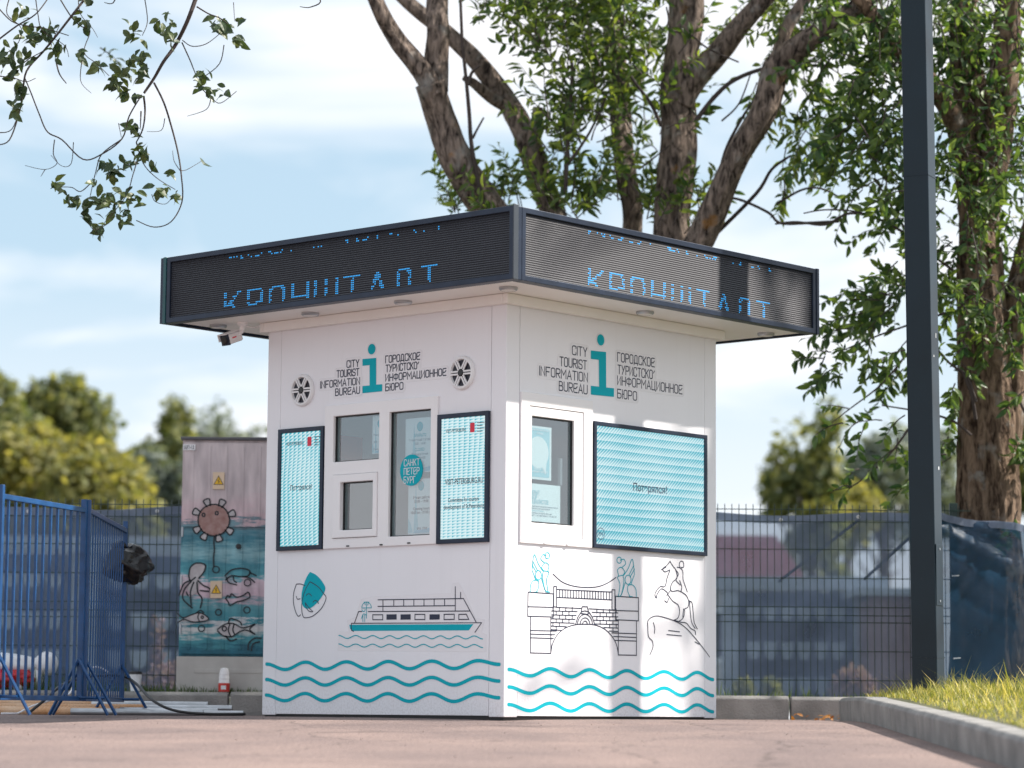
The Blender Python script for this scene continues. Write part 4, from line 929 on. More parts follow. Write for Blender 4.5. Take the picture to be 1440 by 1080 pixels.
nm_, nx_, nz2 = net(-4.4, 3.0, FY + .03, top1, .14, 2.0, .022)
obj('sheet', nm_, M['net'], netA, smooth=True); obj('hem', hem(nm_, nx_, nz2, .055, 0), M['net_hem'], netA, smooth=True)
gm = mat('white_eyelet', (.7, .72, .75), .4)
for px, py in ((221, 722), (1098, 727.5), (1207, 727.5), (40, 722)):
    p = at(px, py, FY + .0); obj('eyelet', MB().lathe((p.x, FY + .0, top1(p.x) - .028), (0, -1, 0), [(.014, 0), (.014, .004), (.007, .005), (.006, .0)], 14), gm, netA)
def top2(x):
    p0, p1 = at(1330, 724, 20.4), at(1440, 742, 20.4); t_ = (x - p0.x) / (p1.x - p0.x); return p0.z + (p1.z - p0.z) * min(t_, 1.3) + .012 * math.sin(x * 9)
netB = tag(empty('shade_net', (0, 0, 0)), 'slack blue shade net in front of the thick tree trunk, right of the lamp post', 'net')
nm_, nx_, nz2 = net(2.93, 5.2, 20.42, top2, .14, 9.0, .05, .22)
obj('sheet', nm_, netmat('blue_shade_net_slack', (.018, .06, .12), .78), netB, smooth=True); obj('hem', hem(nm_, nx_, nz2, .05, 0), M['net_hem'], netB, smooth=True)
p = at(1420, 741, 20.36); obj('eyelet', MB().lathe((p.x, 20.36, top2(p.x) - .03), (0, -1, 0), [(.014, 0), (.014, .004), (.007, .005)], 14), gm, netB)
for (px, py) in ((1345, 810), (1347, 926)): p = at(px, py, 20.33); obj('tie', MB().tube([(p.x - .03, 20.34, p.z), (p.x + .02, 20.33, p.z + .004)], .004, 6), gm, netB)

# ------------------------------------------------------------------ electrical cabinet with a sea mural
CY = 20.17
A0, A1 = at(251, 616, CY), at(249, 950, CY); cx0 = A1.x + .005; cx1 = cx0 + 1.02; ztp = A0.z
cab = tag(empty('electrical_cabinet', ((cx0 + cx1) / 2, CY + .19, .15)), 'tall electrical cabinet painted with a sea mural, half hidden by the kiosk', 'cabinet')
def cabmat():
    m, t, b = newmat('sea_mural_paint'); n = t.nodes.new; l = t.links.new
    tc = n('ShaderNodeTexCoord'); sp = n('ShaderNodeSeparateXYZ'); l(tc.outputs['Object'], sp.inputs[0])
    nz = n('ShaderNodeTexNoise'); nz.inputs['Scale'].default_value = 3.2; nz.inputs['Detail'].default_value = 6
    mp = n('ShaderNodeMapping'); mp.inputs['Scale'].default_value = (1.3, 1, 7.5); l(tc.outputs['Object'], mp.inputs[0]); l(mp.outputs[0], nz.inputs[0]); nz.inputs['Roughness'].default_value = .68
    zz = N_math(t, 'ADD', sp.outputs['Z'], N_math(t, 'MULTIPLY', N_math(t, 'SUBTRACT', nz.outputs['Fac'], .5), .34))
    rp = n('ShaderNodeValToRGB'); cr2 = rp.color_ramp; H_ = ztp - .15
    rel = N_math(t, 'DIVIDE', zz, H_); l(rel, rp.inputs[0])
    cr2.interpolation = 'LINEAR'
    stops = [(.09, (.012, .15, .20)), (.17, (.008, .10, .15)), (.215, (.05, .26, .30)), (.245, (.55, .58, .57)), (.275, (.45, .50, .52)), (.285, (.03, .20, .25)), (.36, (.09, .28, .32)), (.385, (.52, .40, .46)), (.44, (.58, .50, .55)), (.455, (.09, .33, .38)), (.5, (.04, .22, .28)), (.55, (.22, .42, .46)), (.60, (.025, .17, .23)), (.645, (.13, .27, .32)), (.665, (.16, .23, .27)), (.675, (.56, .43, .46)), (.78, (.52, .47, .48)), (1.0, (.54, .50, .505))]
    while len(cr2.elements) > 1: cr2.elements.remove(cr2.elements[-1])
    cr2.elements[0].position = stops[0][0]; cr2.elements[0].color = (*stops[0][1], 1)
    for p_, c_ in stops[1:]: e = cr2.elements.new(p_); e.color = (*c_, 1)
    n2 = n('ShaderNodeTexNoise'); n2.inputs['Scale'].default_value = 5; n2.inputs['Detail'].default_value = 8
    mp2 = n('ShaderNodeMapping'); mp2.inputs['Scale'].default_value = (2.5, 2, .6); l(tc.outputs['Object'], mp2.inputs[0]); l(mp2.outputs[0], n2.inputs[0])
    r2 = n('ShaderNodeValToRGB'); r2.color_ramp.elements[0].position = .3; r2.color_ramp.elements[1].position = .72; r2.color_ramp.elements[0].color = (.85, .80, .82, 1); r2.color_ramp.elements[1].color = (1.5, 1.42, 1.42, 1); l(n2.outputs['Fac'], r2.inputs[0])
    mx = n('ShaderNodeMixRGB'); mx.blend_type = 'MULTIPLY'; mx.inputs[0].default_value = 1; l(rp.outputs[0], mx.inputs[1]); l(r2.outputs[0], mx.inputs[2])
    l(mx.outputs[0], b.inputs['Base Color']); b.inputs['Roughness'].default_value = .5; return m
M['mural'] = cabmat()
# world-to-cabinet-local helpers
cl = cab.location
cwid = cx1 - cx0; hxw = cwid / 2; Hc = ztp - .15
zcab = lambda py: at(300, py, CY).z - .15
zbase = zcab(921); zmid = zcab(743)
obj('plinth', MB().box(-hxw - .01, hxw + .01, -.20, .19, -.02, zbase - .012).box(-hxw + .12, hxw - .12, -.204, -.2, zbase - .13, zbase - .10), mat('plinth_grey', (.44, .42, .40), .8, col2=(.56, .54, .51), scale=6), cab, bevel=.004)
obj('body', MB().box(-hxw, hxw, -.17, .19, zbase - .01, Hc - .012), M['mural'], cab, bevel=.003)
obj('top_cover', MB().box(-hxw - .014, hxw + .014, -.205, .20, Hc - .012, Hc + .01), mat('cover_grey', (.10, .10, .11), .5), cab, bevel=.003)
for nm2, za, zb in (('lower_door', zbase + .006, zmid - .012), ('upper_door', zmid + .012, Hc - .03)):
    dm = MB(); dm.box(-hxw + .015, hxw - .03, -.188, -.171, za, zb)
    d_ = obj(nm2, dm, M['mural'], cab, bevel=.002)
    for k in range(8):
        xk = -hxw + .015 + (cwid - .045) * (k + .5) / 8
        obj('door_rib', MB().box(xk - .009, xk + .009, -.1925, -.1885, za + .03, zb - .03), M['mural'], d_, bevel=.002)
obj('door_lock', MB().lathe((hxw - .60, -.193, zmid - .13), (0, -1, 0), [(.02, 0), (.02, .012), (.012, .014)], 14), M['black'], cab)
for k in range(3): obj('hinge', MB().tube([(-hxw + .012, -.192, zbase + .15 + k * .35), (-hxw + .012, -.192, zbase + .22 + k * .35)], .008, 8), M['galv'], cab)
M['ylw'] = mat('warning_yellow', (.85, .50, .02), .45, var=.04); M['cream'] = mat('cream_plate', (.75, .58, .42), .5, var=.06)
def cabP(x, z, o): return (x, -.1935 - o, z)
def cpx(px, py): p = at(px, py, CY - .195 + .19); return (p.x - cl.x, p.z - .15)
CPX0 = cpx(251, 700)[0]
def warn(px, py):
    c = cpx(px, py); root = obj('warning_plate', MB().box(c[0] - .042, c[0] + .042, -.200, -.1935, c[1] - .062, c[1] + .062), M['cream'], cab, bevel=.002)
    mb = MB(); poly(mb, cabP, [(c[0] - .037, c[1] - .03), (c[0] + .037, c[1] - .03), (c[0], c[1] + .038)], .0072); obj('triangle_border', mb, M['black'], root, recalc=False)
    mb = MB(); poly(mb, cabP, [(c[0] - .029, c[1] - .025), (c[0] + .029, c[1] - .025), (c[0], c[1] + .028)], .0078); obj('triangle', mb, M['ylw'], root, recalc=False)
    mb = MB(); ribbon(mb, cabP, [(c[0] + .004, c[1] + .012), (c[0] - .006, c[1] - .003), (c[0] + .006, c[1] - .005), (c[0] - .003, c[1] - .02)], .004, .0084); obj('lightning_bolt', mb, M['black'], root, recalc=False)
warn(307.5, 676); warn(304, 829)
c = cpx(266, 629); npz = obj('number_plate', MB().box(c[0] - .045, c[0] + .045, -.199, -.1935, c[1] - .022, c[1] + .022), M['white_ink'], cab, bevel=.002)
mb = MB(); print_text(mb, cabP, 'ЩП-12', c[0] - .036, c[0] + .036, c[1], .0062, cap=.024); obj('plate_text', mb, M['navy_ink'], npz, recalc=False)
zm = lambda x, y: cpx(240 + x / 4.32, 680 + y / 4.32)
M['mural_line'] = mat('dark_mural_line', (.012, .018, .025), .55, var=.3); M['mural_red'] = mat('mural_rust_pink', (.30, .15, .13), .55, col2=(.42, .27, .25), scale=25); M['mural_pale'] = mat('mural_pale', (.40, .36, .38), .55, col2=(.58, .55, .56), scale=18)
def mural(name, label, lines=(), fills=(), wd=.009):
    mb = MB()
    for ln in lines: ribbon(mb, cabP, [zm(*p) for p in ln], wd, .0022)
    o = obj(name, mb, M['mural_line'], cab, recalc=False); o['label'] = label
    for pts, mk in fills:
        fb_ = MB(); poly(fb_, cabP, [zm(*p) for p in pts], .0012); obj(name + '_fill', fb_, M[mk], cab, recalc=False)
horns = []; hf = []
for a in (20, 65, 110, 155, -35, -75, -120, -150):
    if a in (20, 65, 110, 155): pass
    t_ = math.radians(a); cx_, cy_ = 262, 222; d = (math.cos(t_), -math.sin(t_)); n_ = (-d[1], d[0])
    q = [(cx_ + d[0] * r_ + n_[0] * s_, cy_ + d[1] * r_ * .98 + n_[1] * s_) for r_, s_ in ((92, -10), (130, -20), (138, 0), (130, 20), (92, 10))]
    horns.append(smooth(q)); hf.append((q, 'mural_pale'))
mural('sea_mine_painting', 'painted round sea mine with horns', [arc(262, 222, 96, 96, 0, 360, 30), [(265, 320), (262, 360), (266, 400), (260, 450), (262, 500)], arc(200, 190, 9, 10, 0, 360, 10), arc(280, 180, 9, 10, 0, 360, 10)] + horns, [(arc(262, 222, 96, 96, 0, 360, 30)[:-1], 'mural_red')] + hf, .010)
mural('octopus_painting', 'painted octopus with long arms', [smooth(q) for q in ([(110, 560), (120, 510), (150, 485), (190, 485), (212, 500), (200, 540), (170, 575)], [(110, 560), (120, 590), (150, 570)], [(120, 590), (80, 610), (50, 680)], [(125, 595), (85, 640), (75, 700), (130, 755)], [(140, 600), (120, 660), (125, 740)], [(160, 600), (165, 660), (190, 700), (180, 755)], [(165, 590), (200, 620), (238, 640), (242, 690)], [(180, 650), (230, 655)], [(95, 660), (105, 680)])], [([(112, 560), (122, 512), (150, 488), (190, 488), (208, 502), (198, 540), (168, 578), (172, 600), (165, 660), (130, 680), (100, 640), (122, 592)], 'mural_pale')], .011)
mural('crab_painting', 'painted crab with curved claws', [smooth(q) for q in ([(330, 560), (370, 525), (430, 515), (480, 530), (470, 560), (420, 565), (370, 560), (335, 585)], [(340, 570), (350, 600), (380, 610), (400, 615)], [(380, 565), (385, 590), (400, 600)], [(440, 565), (480, 575), (510, 600)], [(480, 540), (520, 560)], [(335, 700), (345, 680), (360, 690), (370, 670), (400, 690), (440, 680), (470, 660), (480, 690), (440, 710), (400, 720), (360, 740), (350, 720), (335, 700)])], wd=.010)
mural('fish_painting', 'painted small fish above the lower left edge', [smooth(q) for q in ([(42, 790), (75, 815), (120, 800), (170, 785), (210, 800), (230, 825), (190, 838), (130, 840), (80, 825), (45, 845)], [(175, 785), (165, 810), (175, 838)], [(150, 790), (180, 770), (200, 785)])] + [arc(192, 812, 7, 8, 0, 360, 10)], [([(75, 815), (120, 800), (170, 785), (210, 800), (230, 825), (190, 838), (130, 840)], 'mural_pale')], .009)
mural('fish_painting', 'painted striped fish near the bottom', [smooth(q) for q in ([(285, 885), (330, 855), (380, 850), (430, 875), (470, 870), (510, 855), (480, 885), (510, 915), (460, 890), (420, 900), (370, 930), (320, 925), (285, 895)], [(360, 855), (350, 890), (365, 928)], [(385, 855), (378, 890), (390, 918)], [(350, 850), (365, 820), (420, 840), (430, 860)], [(335, 925), (360, 955), (400, 945)], [(470, 1010), (475, 970), (510, 940), (550, 940)], [(490, 1015), (500, 975), (540, 960)])] + [arc(326, 882, 13, 14, 0, 360, 12)], [([(285, 890), (330, 857), (380, 852), (430, 877), (420, 898), (370, 926), (320, 922)], 'mural_pale')], .010)
for q in ((275, 522, 20), (467, 602, 20), (463, 768, 19), (290, 782, 18), (187, 880, 19)):
    mural('bubble_painting', 'painted ring bubble', [arc(q[0], q[1], q[2], q[2], 0, 360, 18)], wd=.008)

# unseen rear window, added to let sun into the kiosk
bw = obj('window', frame_plate('BR', (.20, 1.0, .93, 2.22), [(.27, .93, 1.0, 2.15)], -.05, .015), M['pvc'], kiosk, bevel=.003); bw['label'] = 'added white window in the unseen rear right wall, letting sun inside'
obj('pane', MB().box(KW - .03, KW - .024, .27, .93, 1.0, 2.15), M['glass'], bw)

# ------------------------------------------------------------------ blue barriers
def barrier(p, q, ztop_, zbot_, nb, label, bh=.007, near_foot=True):
    p, q = Vector(p), Vector(q); d = q - p; ln = d.length; d.normalize()
    root = tag(empty('crowd_barrier', (p.x, p.y, 0), math.atan2(d.y, d.x)), label, 'barrier', 'blue steel crowd barriers')
    bm_ = M['bluepaint']
    obj('top_rail', MB().box(.016, ln - .016, -.014, .014, ztop_ - .03, ztop_), bm_, root, bevel=.003)
    obj('bottom_rail', MB().box(.016, ln - .016, -.014, .014, zbot_, zbot_ + .03), bm_, root, bevel=.003)
    bar = MB().box(-bh, bh, -bh, bh, zbot_ + .03, ztop_ - .03).mesh('bar'); bar.materials.append(bm_)
    for k in range(nb):
        o = bpy.data.objects.new('bar', bar); C.objects.link(o); o.parent = root; o.location = (ln * (k + 1) / (nb + 1), 0, 0)
    for x in (0, ln):
        obj('post', MB().box(x - .016, x + .016, -.016, .016, zbot_, ztop_ + .05), bm_, root, bevel=.003)
    for x, on in ((0.03, near_foot), (ln - .03, True)):
        if not on: continue
        ft_ = MB()
        for s_ in (-1, 1):
            ft_.tube([(x, 0, zbot_ + .25), (x + .02, s_ * .19, .004)], .0105, 6)
        ft_.tube([(x, -.12, zbot_ + .02), (x, .12, zbot_ + .02)], .010, 6)
        obj('foot', ft_, bm_, root)
    return root
zt1 = at(113, 714, 16.8).z; zb1 = at(113, 986, 16.8).z
pc = at(114, 900, 16.8); pn = at(-4, 900, 15.72); pf = at(173, 900, 18.72)
barrier((pn.x, pn.y, 0), (pc.x, pc.y, 0), zt1, zb1, 11, 'blue steel barrier panel reaching out of the left edge of the picture')
barrier((pc.x + .02, pc.y + .03, 0), (pf.x, pf.y, 0), zt1, zb1, 15, 'blue steel barrier panel with a black bag on its far post', .0042)

def blob(name, c, sc, amp, freq, m_, parent=None, seed=0, sub=4):
    bm_ = bmesh.new(); bmesh.ops.create_icosphere(bm_, subdivisions=sub, radius=1)
    for v in bm_.verts:
        n_ = noise.noise(v.co * freq + Vector((seed, 0, 0))); r_ = noise.noise(v.co * freq * 2.7 + Vector((0, seed, 0)))
        v.co *= 1 + amp * (n_ + .6 * abs(r_)); v.co = Vector((v.co.x * sc[0] + c[0], v.co.y * sc[1] + c[1], v.co.z * sc[2] + c[2]))
    me = bpy.data.meshes.new(name); bm_.to_mesh(me); bm_.free(); me.polygons.foreach_set('use_smooth', [True] * len(me.polygons))
    return obj(name, me, m_, parent)
bgc = at(180, 790, 18.72)
bag = tag(empty('rubbish_bag', (bgc.x, bgc.y, bgc.z - .12)), 'crumpled black plastic bag hung over the far post of the barrier', 'bag')
bagm = mat('black_bag_film', (.006, .006, .007), .22, var=.1, bump=.8, bscale=9)
blob('bag_film', (.0, .0, .10), (.145, .12, .125), .32, 2.2, bagm, bag, 4.4)
blob('tied_neck', (-.06, .0, .22), (.05, .05, .04), .4, 3, bagm, bag, 2.2, 3)

# pipes, cable and small things on the ground
def pipe(px0, px1, py, Y, r, sleeve, k, label):
    a = at(px0, py, Y); b = at(px1, py, Y); z = r if a.z < r * 2 else a.z
    root = tag(empty('steel_pipe', (a.x, Y, 0)), label, 'pipe', 'steel pipes lying along the kerb')
    ln = b.x - a.x; mb = MB(); n_ = 14
    for (rr, x0, x1) in ((r, 0, ln),): mb.tube([(x0, 0, z), (x1, .02, z)], rr, n_)
    obj('tube', mb, M['galv'], root, smooth=False)
    obj('end_hole', MB().lathe((ln + .0008, .02, z), (1, 0, 0), [(r * .8, 0), (r * .8, .0006)], 14), M['black'], root)
    if sleeve > px0:
        c_ = at(sleeve, py, Y).x - a.x; pts = []; rad = []
        i = 0; x = 0
        while x < c_: pts.append((x, .02 * x / ln, z)); rad.append(r * (1.06 + (.1 if i % 2 else 0))); x += .012; i += 1
        obj('ribbed_sleeve', MB().tube(pts, rad, 12), M['sleeve'], root)
M['sleeve'] = mat('orange_ribbed_sleeve', (.50, .22, .07), .6, col2=(.62, .42, .28), scale=4)
pipe(-60, 292, 988.5, 19.1, .022, 130, 0, 'grey steel pipe, highest and farthest of the pile by the kerb')
pipe(-70, 306, 1000, 18.7, .026, 170, 1, 'grey steel pipe with an orange sleeve lying in the middle of the pile')
pipe(-50, 326, 993, 18.9, .02, 205, 2, 'thin grey steel pipe with an orange sleeve behind the middle of the pile')
pipe(-80, 342, 1001, 18.45, .018, 110, 3, 'longest thin steel pipe of the pile, its end nearest the kiosk')
pipe(-65, 285, 1004, 18.2, .022, 100, 4, 'steel pipe with a ribbed orange sleeve nearest the camera')
cb = MB(); pts = smooth([(p.x, p.z) for p in (at(60, 975, 17.6), at(110, 952, 17.9), at(172, 950, 18.3), at(200, 972, 18.2), at(240, 997, 18.0), at(270, 1003, 17.9))], 8)
P3 = [at(40, 1003, 17.3), at(62, 985, 17.4), at(90, 962, 17.7), at(130, 951, 18.2), at(172, 951, 18.74), at(192, 962, 18.5), at(215, 985, 18.1), at(245, 999, 18.0), at(290, 1004, 18.0), at(345, 1004, 18.1)]
def sm3(P, n=6):
    o_ = []
    for i in range(len(P) - 1):
        p0, p1, p2, p3 = P[max(i - 1, 0)], P[i], P[i + 1], P[min(i + 2, len(P) - 1)]
        for k in range(n):
            t_ = k / n; o_.append(.5 * ((2 * p1) + (p2 - p0) * t_ + (2 * p0 - 5 * p1 + 4 * p2 - p3) * t_ ** 2 + (3 * p1 - p0 - 3 * p2 + p3) * t_ ** 3))
    o_.append(P[-1]); return o_
P3 = [Vector((p.x, p.y, max(p.z, .01))) for p in sm3(P3)]
tag(obj('power_cable', MB().tube(P3, .0095, 8), M['black'], smooth=True), 'thick black cable looping over the barrier foot to the ground', 'cable')
P3 = [Vector((p.x, p.y, max(p.z, .008))) for p in sm3([at(2, 1004, 17.1), at(20, 1005, 17.2), at(45, 993, 17.5), at(70, 985, 17.8), at(98, 975, 18.1), at(108, 948, 18.4), at(135, 938, 18.6), at(152, 945, 18.7)])]
tag(obj('white_cord', MB().tube(P3, .006, 8), M['pvc'], smooth=True), 'thin white cord lying under the blue barrier', 'cord')
cp_ = at(190, 962, 20.08)
cup = tag(empty('paper_cup', (cp_.x, 20.09, KH)), 'white paper cup with a black lid standing on the kerb', 'cup')
obj('cup_body', MB().lathe((0, 0, 0), (0, 0, 1), [(.034, 0), (.046, .12), (.044, .12)], 20), M['paper'], cup, smooth=False)
obj('lid', MB().lathe((0, 0, .12), (0, 0, 1), [(.049, 0), (.049, .012), (.044, .02), (.03, .022)], 20), M['black'], cup)
tp = at(315, 968, 20.08)
tb_ = tag(empty('lantern_jar', (tp.x, 20.08, KH)), 'small white cone lantern with a red base standing on the kerb by the cabinet', 'lantern')
obj('red_base', MB().lathe((0, 0, 0), (0, 0, 1), [(.040, 0), (.042, .05), (.04, .062)], 20), mat('red_plastic', (.55, .03, .02), .4), tb_)
obj('cap', MB().lathe((0, 0, .062), (0, 0, 1), [(.040, 0), (.037, .028), (.039, .03), (.034, .06), (.036, .062), (.030, .092), (.026, .104), (.012, .108)], 20), M['pvc'], tb_)
obj('paper_label', MB().box(-.018, .018, -.0435, -.0425, .016, .044), M['paper'], tb_)
# deflated inflatable behind the barrier
it = at(20, 962, 20.16)
inf = tag(empty('inflatable_figure', (it.x, 20.25, .16)), 'crumpled white and red inflatable figure lying on the verge behind the barrier', 'inflatable')
wm = mat('white_pvc_film', (.74, .75, .78), .35, var=.05, bump=.3, bscale=6); rm = mat('red_foil', (.42, .008, .02), .22, var=.35, scale=12, bump=.9, bscale=12)
blob('body', (-.06, .0, .19), (.24, .12, .085), .16, 1.6, wm, inf, 1.5); blob('head', (.215, -.02, .20), (.085, .08, .085), .1, 1.4, wm, inf, 3.5)
blob('red_skirt', (-.07, -.05, .09), (.22, .11, .075), .3, 2.8, rm, inf, 7.7); blob('arm', (.15, -.03, .10), (.045, .05, .085), .1, 1.4, wm, inf, 5.1, 3); blob('foot', (.03, -.08, .035), (.04, .05, .04), .1, 1.4, wm, inf, 6.1, 3)
# fallen leaves in the gutter
flm = leafmat('fallen_leaf', (.20, .07, .02), (.55, .28, .07), .2, .7)
def leafmesh(name, w=.3, fold=.06, curl=.12):
    vs = [(0, 0, 0), (-.42 * w, .22, fold * .5), (0, .22, 0), (.42 * w, .22, fold * .5), (-.5 * w, .5, fold), (0, .5, -.0), (.5 * w, .5, fold), (-.3 * w, .78, fold * .4 - curl * .4), (0, .78, -curl * .4), (.3 * w, .78, fold * .4 - curl * .4), (0, 1, -curl)]
    fs = [(0, 2, 1), (0, 3, 2), (1, 2, 5, 4), (2, 3, 6, 5), (4, 5, 8, 7), (5, 6, 9, 8), (7, 8, 10), (8, 9, 10)]
    return vs, fs
LV, LF = leafmesh('leaf')
fl = bpy.data.meshes.new('fallen_leaf'); fl.from_pydata([(x * 1.6, y, z + .1 * abs(x)) for x, y, z in LV], [], LF); fl.materials.append(flm)
rnd = random.Random(11)
for k in range(16):
    o = bpy.data.objects.new('fallen_leaf', fl); C.objects.link(o)
    px = rnd.choice((rnd.uniform(1100, 1180), rnd.uniform(1140, 1178))); yy_ = rnd.uniform(19.5, 19.93); p = at(px, 1008, yy_)
    s_ = rnd.uniform(.04, .08); o.scale = (s_, s_, s_); o.location = (p.x, yy_, .012 + rnd.random() * .02); o.rotation_euler = (rnd.uniform(-.7, .7), rnd.uniform(-.7, .7), rnd.random() * 6)
    tag(o, 'small dry orange leaf lying in the gutter where the kerbs meet', 'leaf', 'dry leaves in the gutter')

gb = MB(); rg_ = random.Random(4)
for i in range(900):
    y = rg_.uniform(12.5, 19.95); x = rg_.uniform(-3.4, 2.1); 
    if rg_.random() < .35: y = 19.97 - abs(rg_.gauss(0, .08))
    r_ = rg_.uniform(.002, .0055); p = Vector((x, y, gz(y) + r_ * .4)); v = [p + Vector((rg_.gauss(0, 1), rg_.gauss(0, 1), rg_.gauss(0, .7))).normalized() * r_ for _ in range(4)]
    gb.add(v, [(0, 1, 2), (0, 2, 3), (0, 3, 1), (1, 3, 2)])
stuff(obj('grit', gb, mat('grit', (.10, .075, .06), .9, col2=(.30, .25, .2), scale=20), recalc=False))
# ------------------------------------------------------------------ trees
def frame_of(d, rr):
    d = d.normalized(); a = d.orthogonal().normalized(); a = Matrix.Rotation(rr.random() * 2 * PI, 3, d) @ a; return d, a, d.cross(a)
class Tree:
    def __init__(s, seed, base, name, label, leafm, barkm, lw=.3, curl=.15, group=None):
        s.r = random.Random(seed); s.base = Vector(base); s.leaves = []; s.tw = MB(); s.lm = leafm; s.bm = barkm
        s.LV, s.LF = leafmesh('leaf', lw, .07, curl)
        s.root = tag(empty(name, base), label, 'tree', group); s.seed = seed
    def limb(s, pts, rad, name='limb', sides=32, wob=.16, n=16):
        P = sm3([Vector(p) for p in pts], n); m_ = len(P); R_ = []
        for i in range(m_):
            f = i / (m_ - 1) * (len(rad) - 1); k = min(int(f), len(rad) - 2); R_.append(rad[k] + (rad[k + 1] - rad[k]) * (f - k))
        P = [p + Vector((noise.noise(p * 1.7 + Vector((s.seed, 0, 0))), noise.noise(p * 1.7 + Vector((0, s.seed, 5))), 0)) * R_[i] * .35 for i, p in enumerate(P)]
        mb = MB(); mb.tube([p - s.base for p in P], R_, sides, True, wob, s.seed)
        obj(name, mb, s.bm, s.root, smooth=True); return P
    def twig(s, pts, r0, r1, sides=4):
        m_ = len(pts); s.tw.tube([Vector(p) - s.base for p in pts], [r0 + (r1 - r0) * i / (m_ - 1) for i in range(m_)], sides, False)
    def leaf(s, p, d, nrm, size):
        s.leaves.append((Vector(p), d.normalized(), nrm, size))
    def spray(s, p, d, ln, nleaf, size, droop=.3, r0=.006, spread=.9, wig=.25):
        p = Vector(p); d = d.normalized(); P = [p.copy()]; st_ = max(5, int(ln / .07)); q = p.copy()
        for i in range(st_):
            d = (d + Vector((s.r.gauss(0, wig), s.r.gauss(0, wig), s.r.gauss(0, wig) - droop)) * (1.0 / st_) * 2).normalized(); q = q + d * ln / st_; P.append(q.copy())
        s.twig(P, r0, .0015)
        for k in range(nleaf):
            f = (.18 + .82 * (k + s.r.random()) / nleaf) * st_; i = min(int(f), st_ - 1); pp = P[i].lerp(P[i + 1], f - i); dd = (P[i + 1] - P[i]).normalized()
            _, a, b = frame_of(dd, s.r); ld = (dd * s.r.uniform(.2, .9) + a * spread + Vector((0, 0, -droop * .6))).normalized()
            nn = (b + Vector((s.r.gauss(0, .4), s.r.gauss(0, .4), s.r.gauss(0, .4) + .6))).normalized(); nn = (nn - ld * nn.dot(ld)).normalized()
            s.leaf(pp, ld, nn, size * s.r.uniform(.65, 1.2))
        return P
    def finish(s, nsingle=300):
        if s.tw.v: stuff(obj('twigs', s.tw, M['twig'] if s.bm is not M['bark_r'] else M['twig'], s.root, recalc=False))
        def vis(l):
            p = l[0]; y = p.y
            px = 720 + p.x / y * FPX; py = 1000 - (p.z - ZC) / y * FPX
            inside = -10 < px < 1450 and -10 < py < 720
            return (0 if inside else 1, -l[3] / y)
        if nsingle:
            s.leaves.sort(key=vis); one = s.leaves[:nsingle]; rest = s.leaves[nsingle:]
        else: one, rest = [], s.leaves
        if one:
            me = bpy.data.meshes.new('leaf'); me.from_pydata(s.LV, [], s.LF); me.materials.append(s.lm)
            for (p, d, nn, sz) in one:
                o = bpy.data.objects.new('leaf', me); C.objects.link(o); o.parent = s.root; x_ = d.cross(nn)
                q = p - s.base; o.matrix_basis = Matrix(((x_.x * sz, d.x * sz, nn.x * sz, q.x), (x_.y * sz, d.y * sz, nn.y * sz, q.y), (x_.z * sz, d.z * sz, nn.z * sz, q.z), (0, 0, 0, 1)))
        if rest:
            mb = MB(); vv, ff = mb.v, mb.f
            for (p, d, nn, sz) in rest:
                x_ = d.cross(nn); q = p - s.base; o = len(vv)
                for (a, b, c_) in s.LV:
                    a *= sz; b *= sz; c_ *= sz
                    vv.append((q.x + x_.x * a + d.x * b + nn.x * c_, q.y + x_.y * a + d.y * b + nn.y * c_, q.z + x_.z * a + d.z * b + nn.z * c_))
                for f in s.LF: ff.append(tuple(i + o for i in f))
            stuff(obj('crown', mb, s.lm, s.root, recalc=False))
def V3(*a): return Vector(a)
# multi-stemmed willow behind the kiosk
WY = 22.0
wz = lambda x, y, Y=WY: at(480 + x / 2.057, y / 2.057, Y)
pxm = lambda w, Y=WY: w / 2.057 / FPX * Y / 2          # enlarged-pixel width -> radius in metres
wb = at(838, 960, WY); wb.z = .12
wil = Tree(21, wb, 'willow_tree', 'many-stemmed willow spreading above and behind the kiosk roof', M['leaf_w'], M['bark'], .30)
crotch = at(836, 640, WY)
wil.limb([wb - V3(0, 0, .15), wb + V3(.02, 0, .5), at(838, 760, WY), crotch], [.52, .42, .38, .36], 'trunk', 20)
LA = wil.limb([crotch, at(770, 440, 21.8), wz(440, 620, 21.7), wz(335, 470, 21.6), wz(285, 340, 21.6), wz(248, 240, 21.5)], [.22, .17, pxm(96), pxm(88), pxm(80), pxm(86)])
LA2 = wil.limb([wz(268, 280, 21.52), wz(228, 205, 21.5), wz(165, 120, 21.5), wz(112, 25, 21.4), wz(70, -80, 21.4), wz(-40, -400, 21.2)], [pxm(70), pxm(58), pxm(48), pxm(42), pxm(38), pxm(20)])
LA3 = wil.limb([wz(262, 260, 21.55), wz(268, 180, 21.6), wz(275, 90, 21.6), wz(280, -20, 21.7), wz(320, -400, 21.9)], [pxm(74), pxm(66), pxm(62), pxm(58), pxm(30)])
LB = wil.limb([crotch, at(810, 420, 22.2), wz(620, 640, 22.3), wz(590, 560, 22.4), wz(545, 420, 22.4), wz(480, 300, 22.5), wz(400, 190, 22.5), wz(310, 95, 22.6), wz(195, 5, 22.7), wz(20, -150, 22.8)], [.2, .16, pxm(70), pxm(72), pxm(70), pxm(58), pxm(52), pxm(46), pxm(40), pxm(26)])
wil.limb([wz(490, 315, 22.48), wz(435, 285, 22.4), wz(380, 240, 22.3), wz(352, 226, 22.25)], [pxm(40), pxm(34), pxm(26), pxm(12)], 'limb')
wil.limb([wz(548, 420, 22.35), wz(562, 360, 22.3), wz(568, 310, 22.25)], [pxm(50), pxm(38), pxm(30)], 'broken_limb', 10)
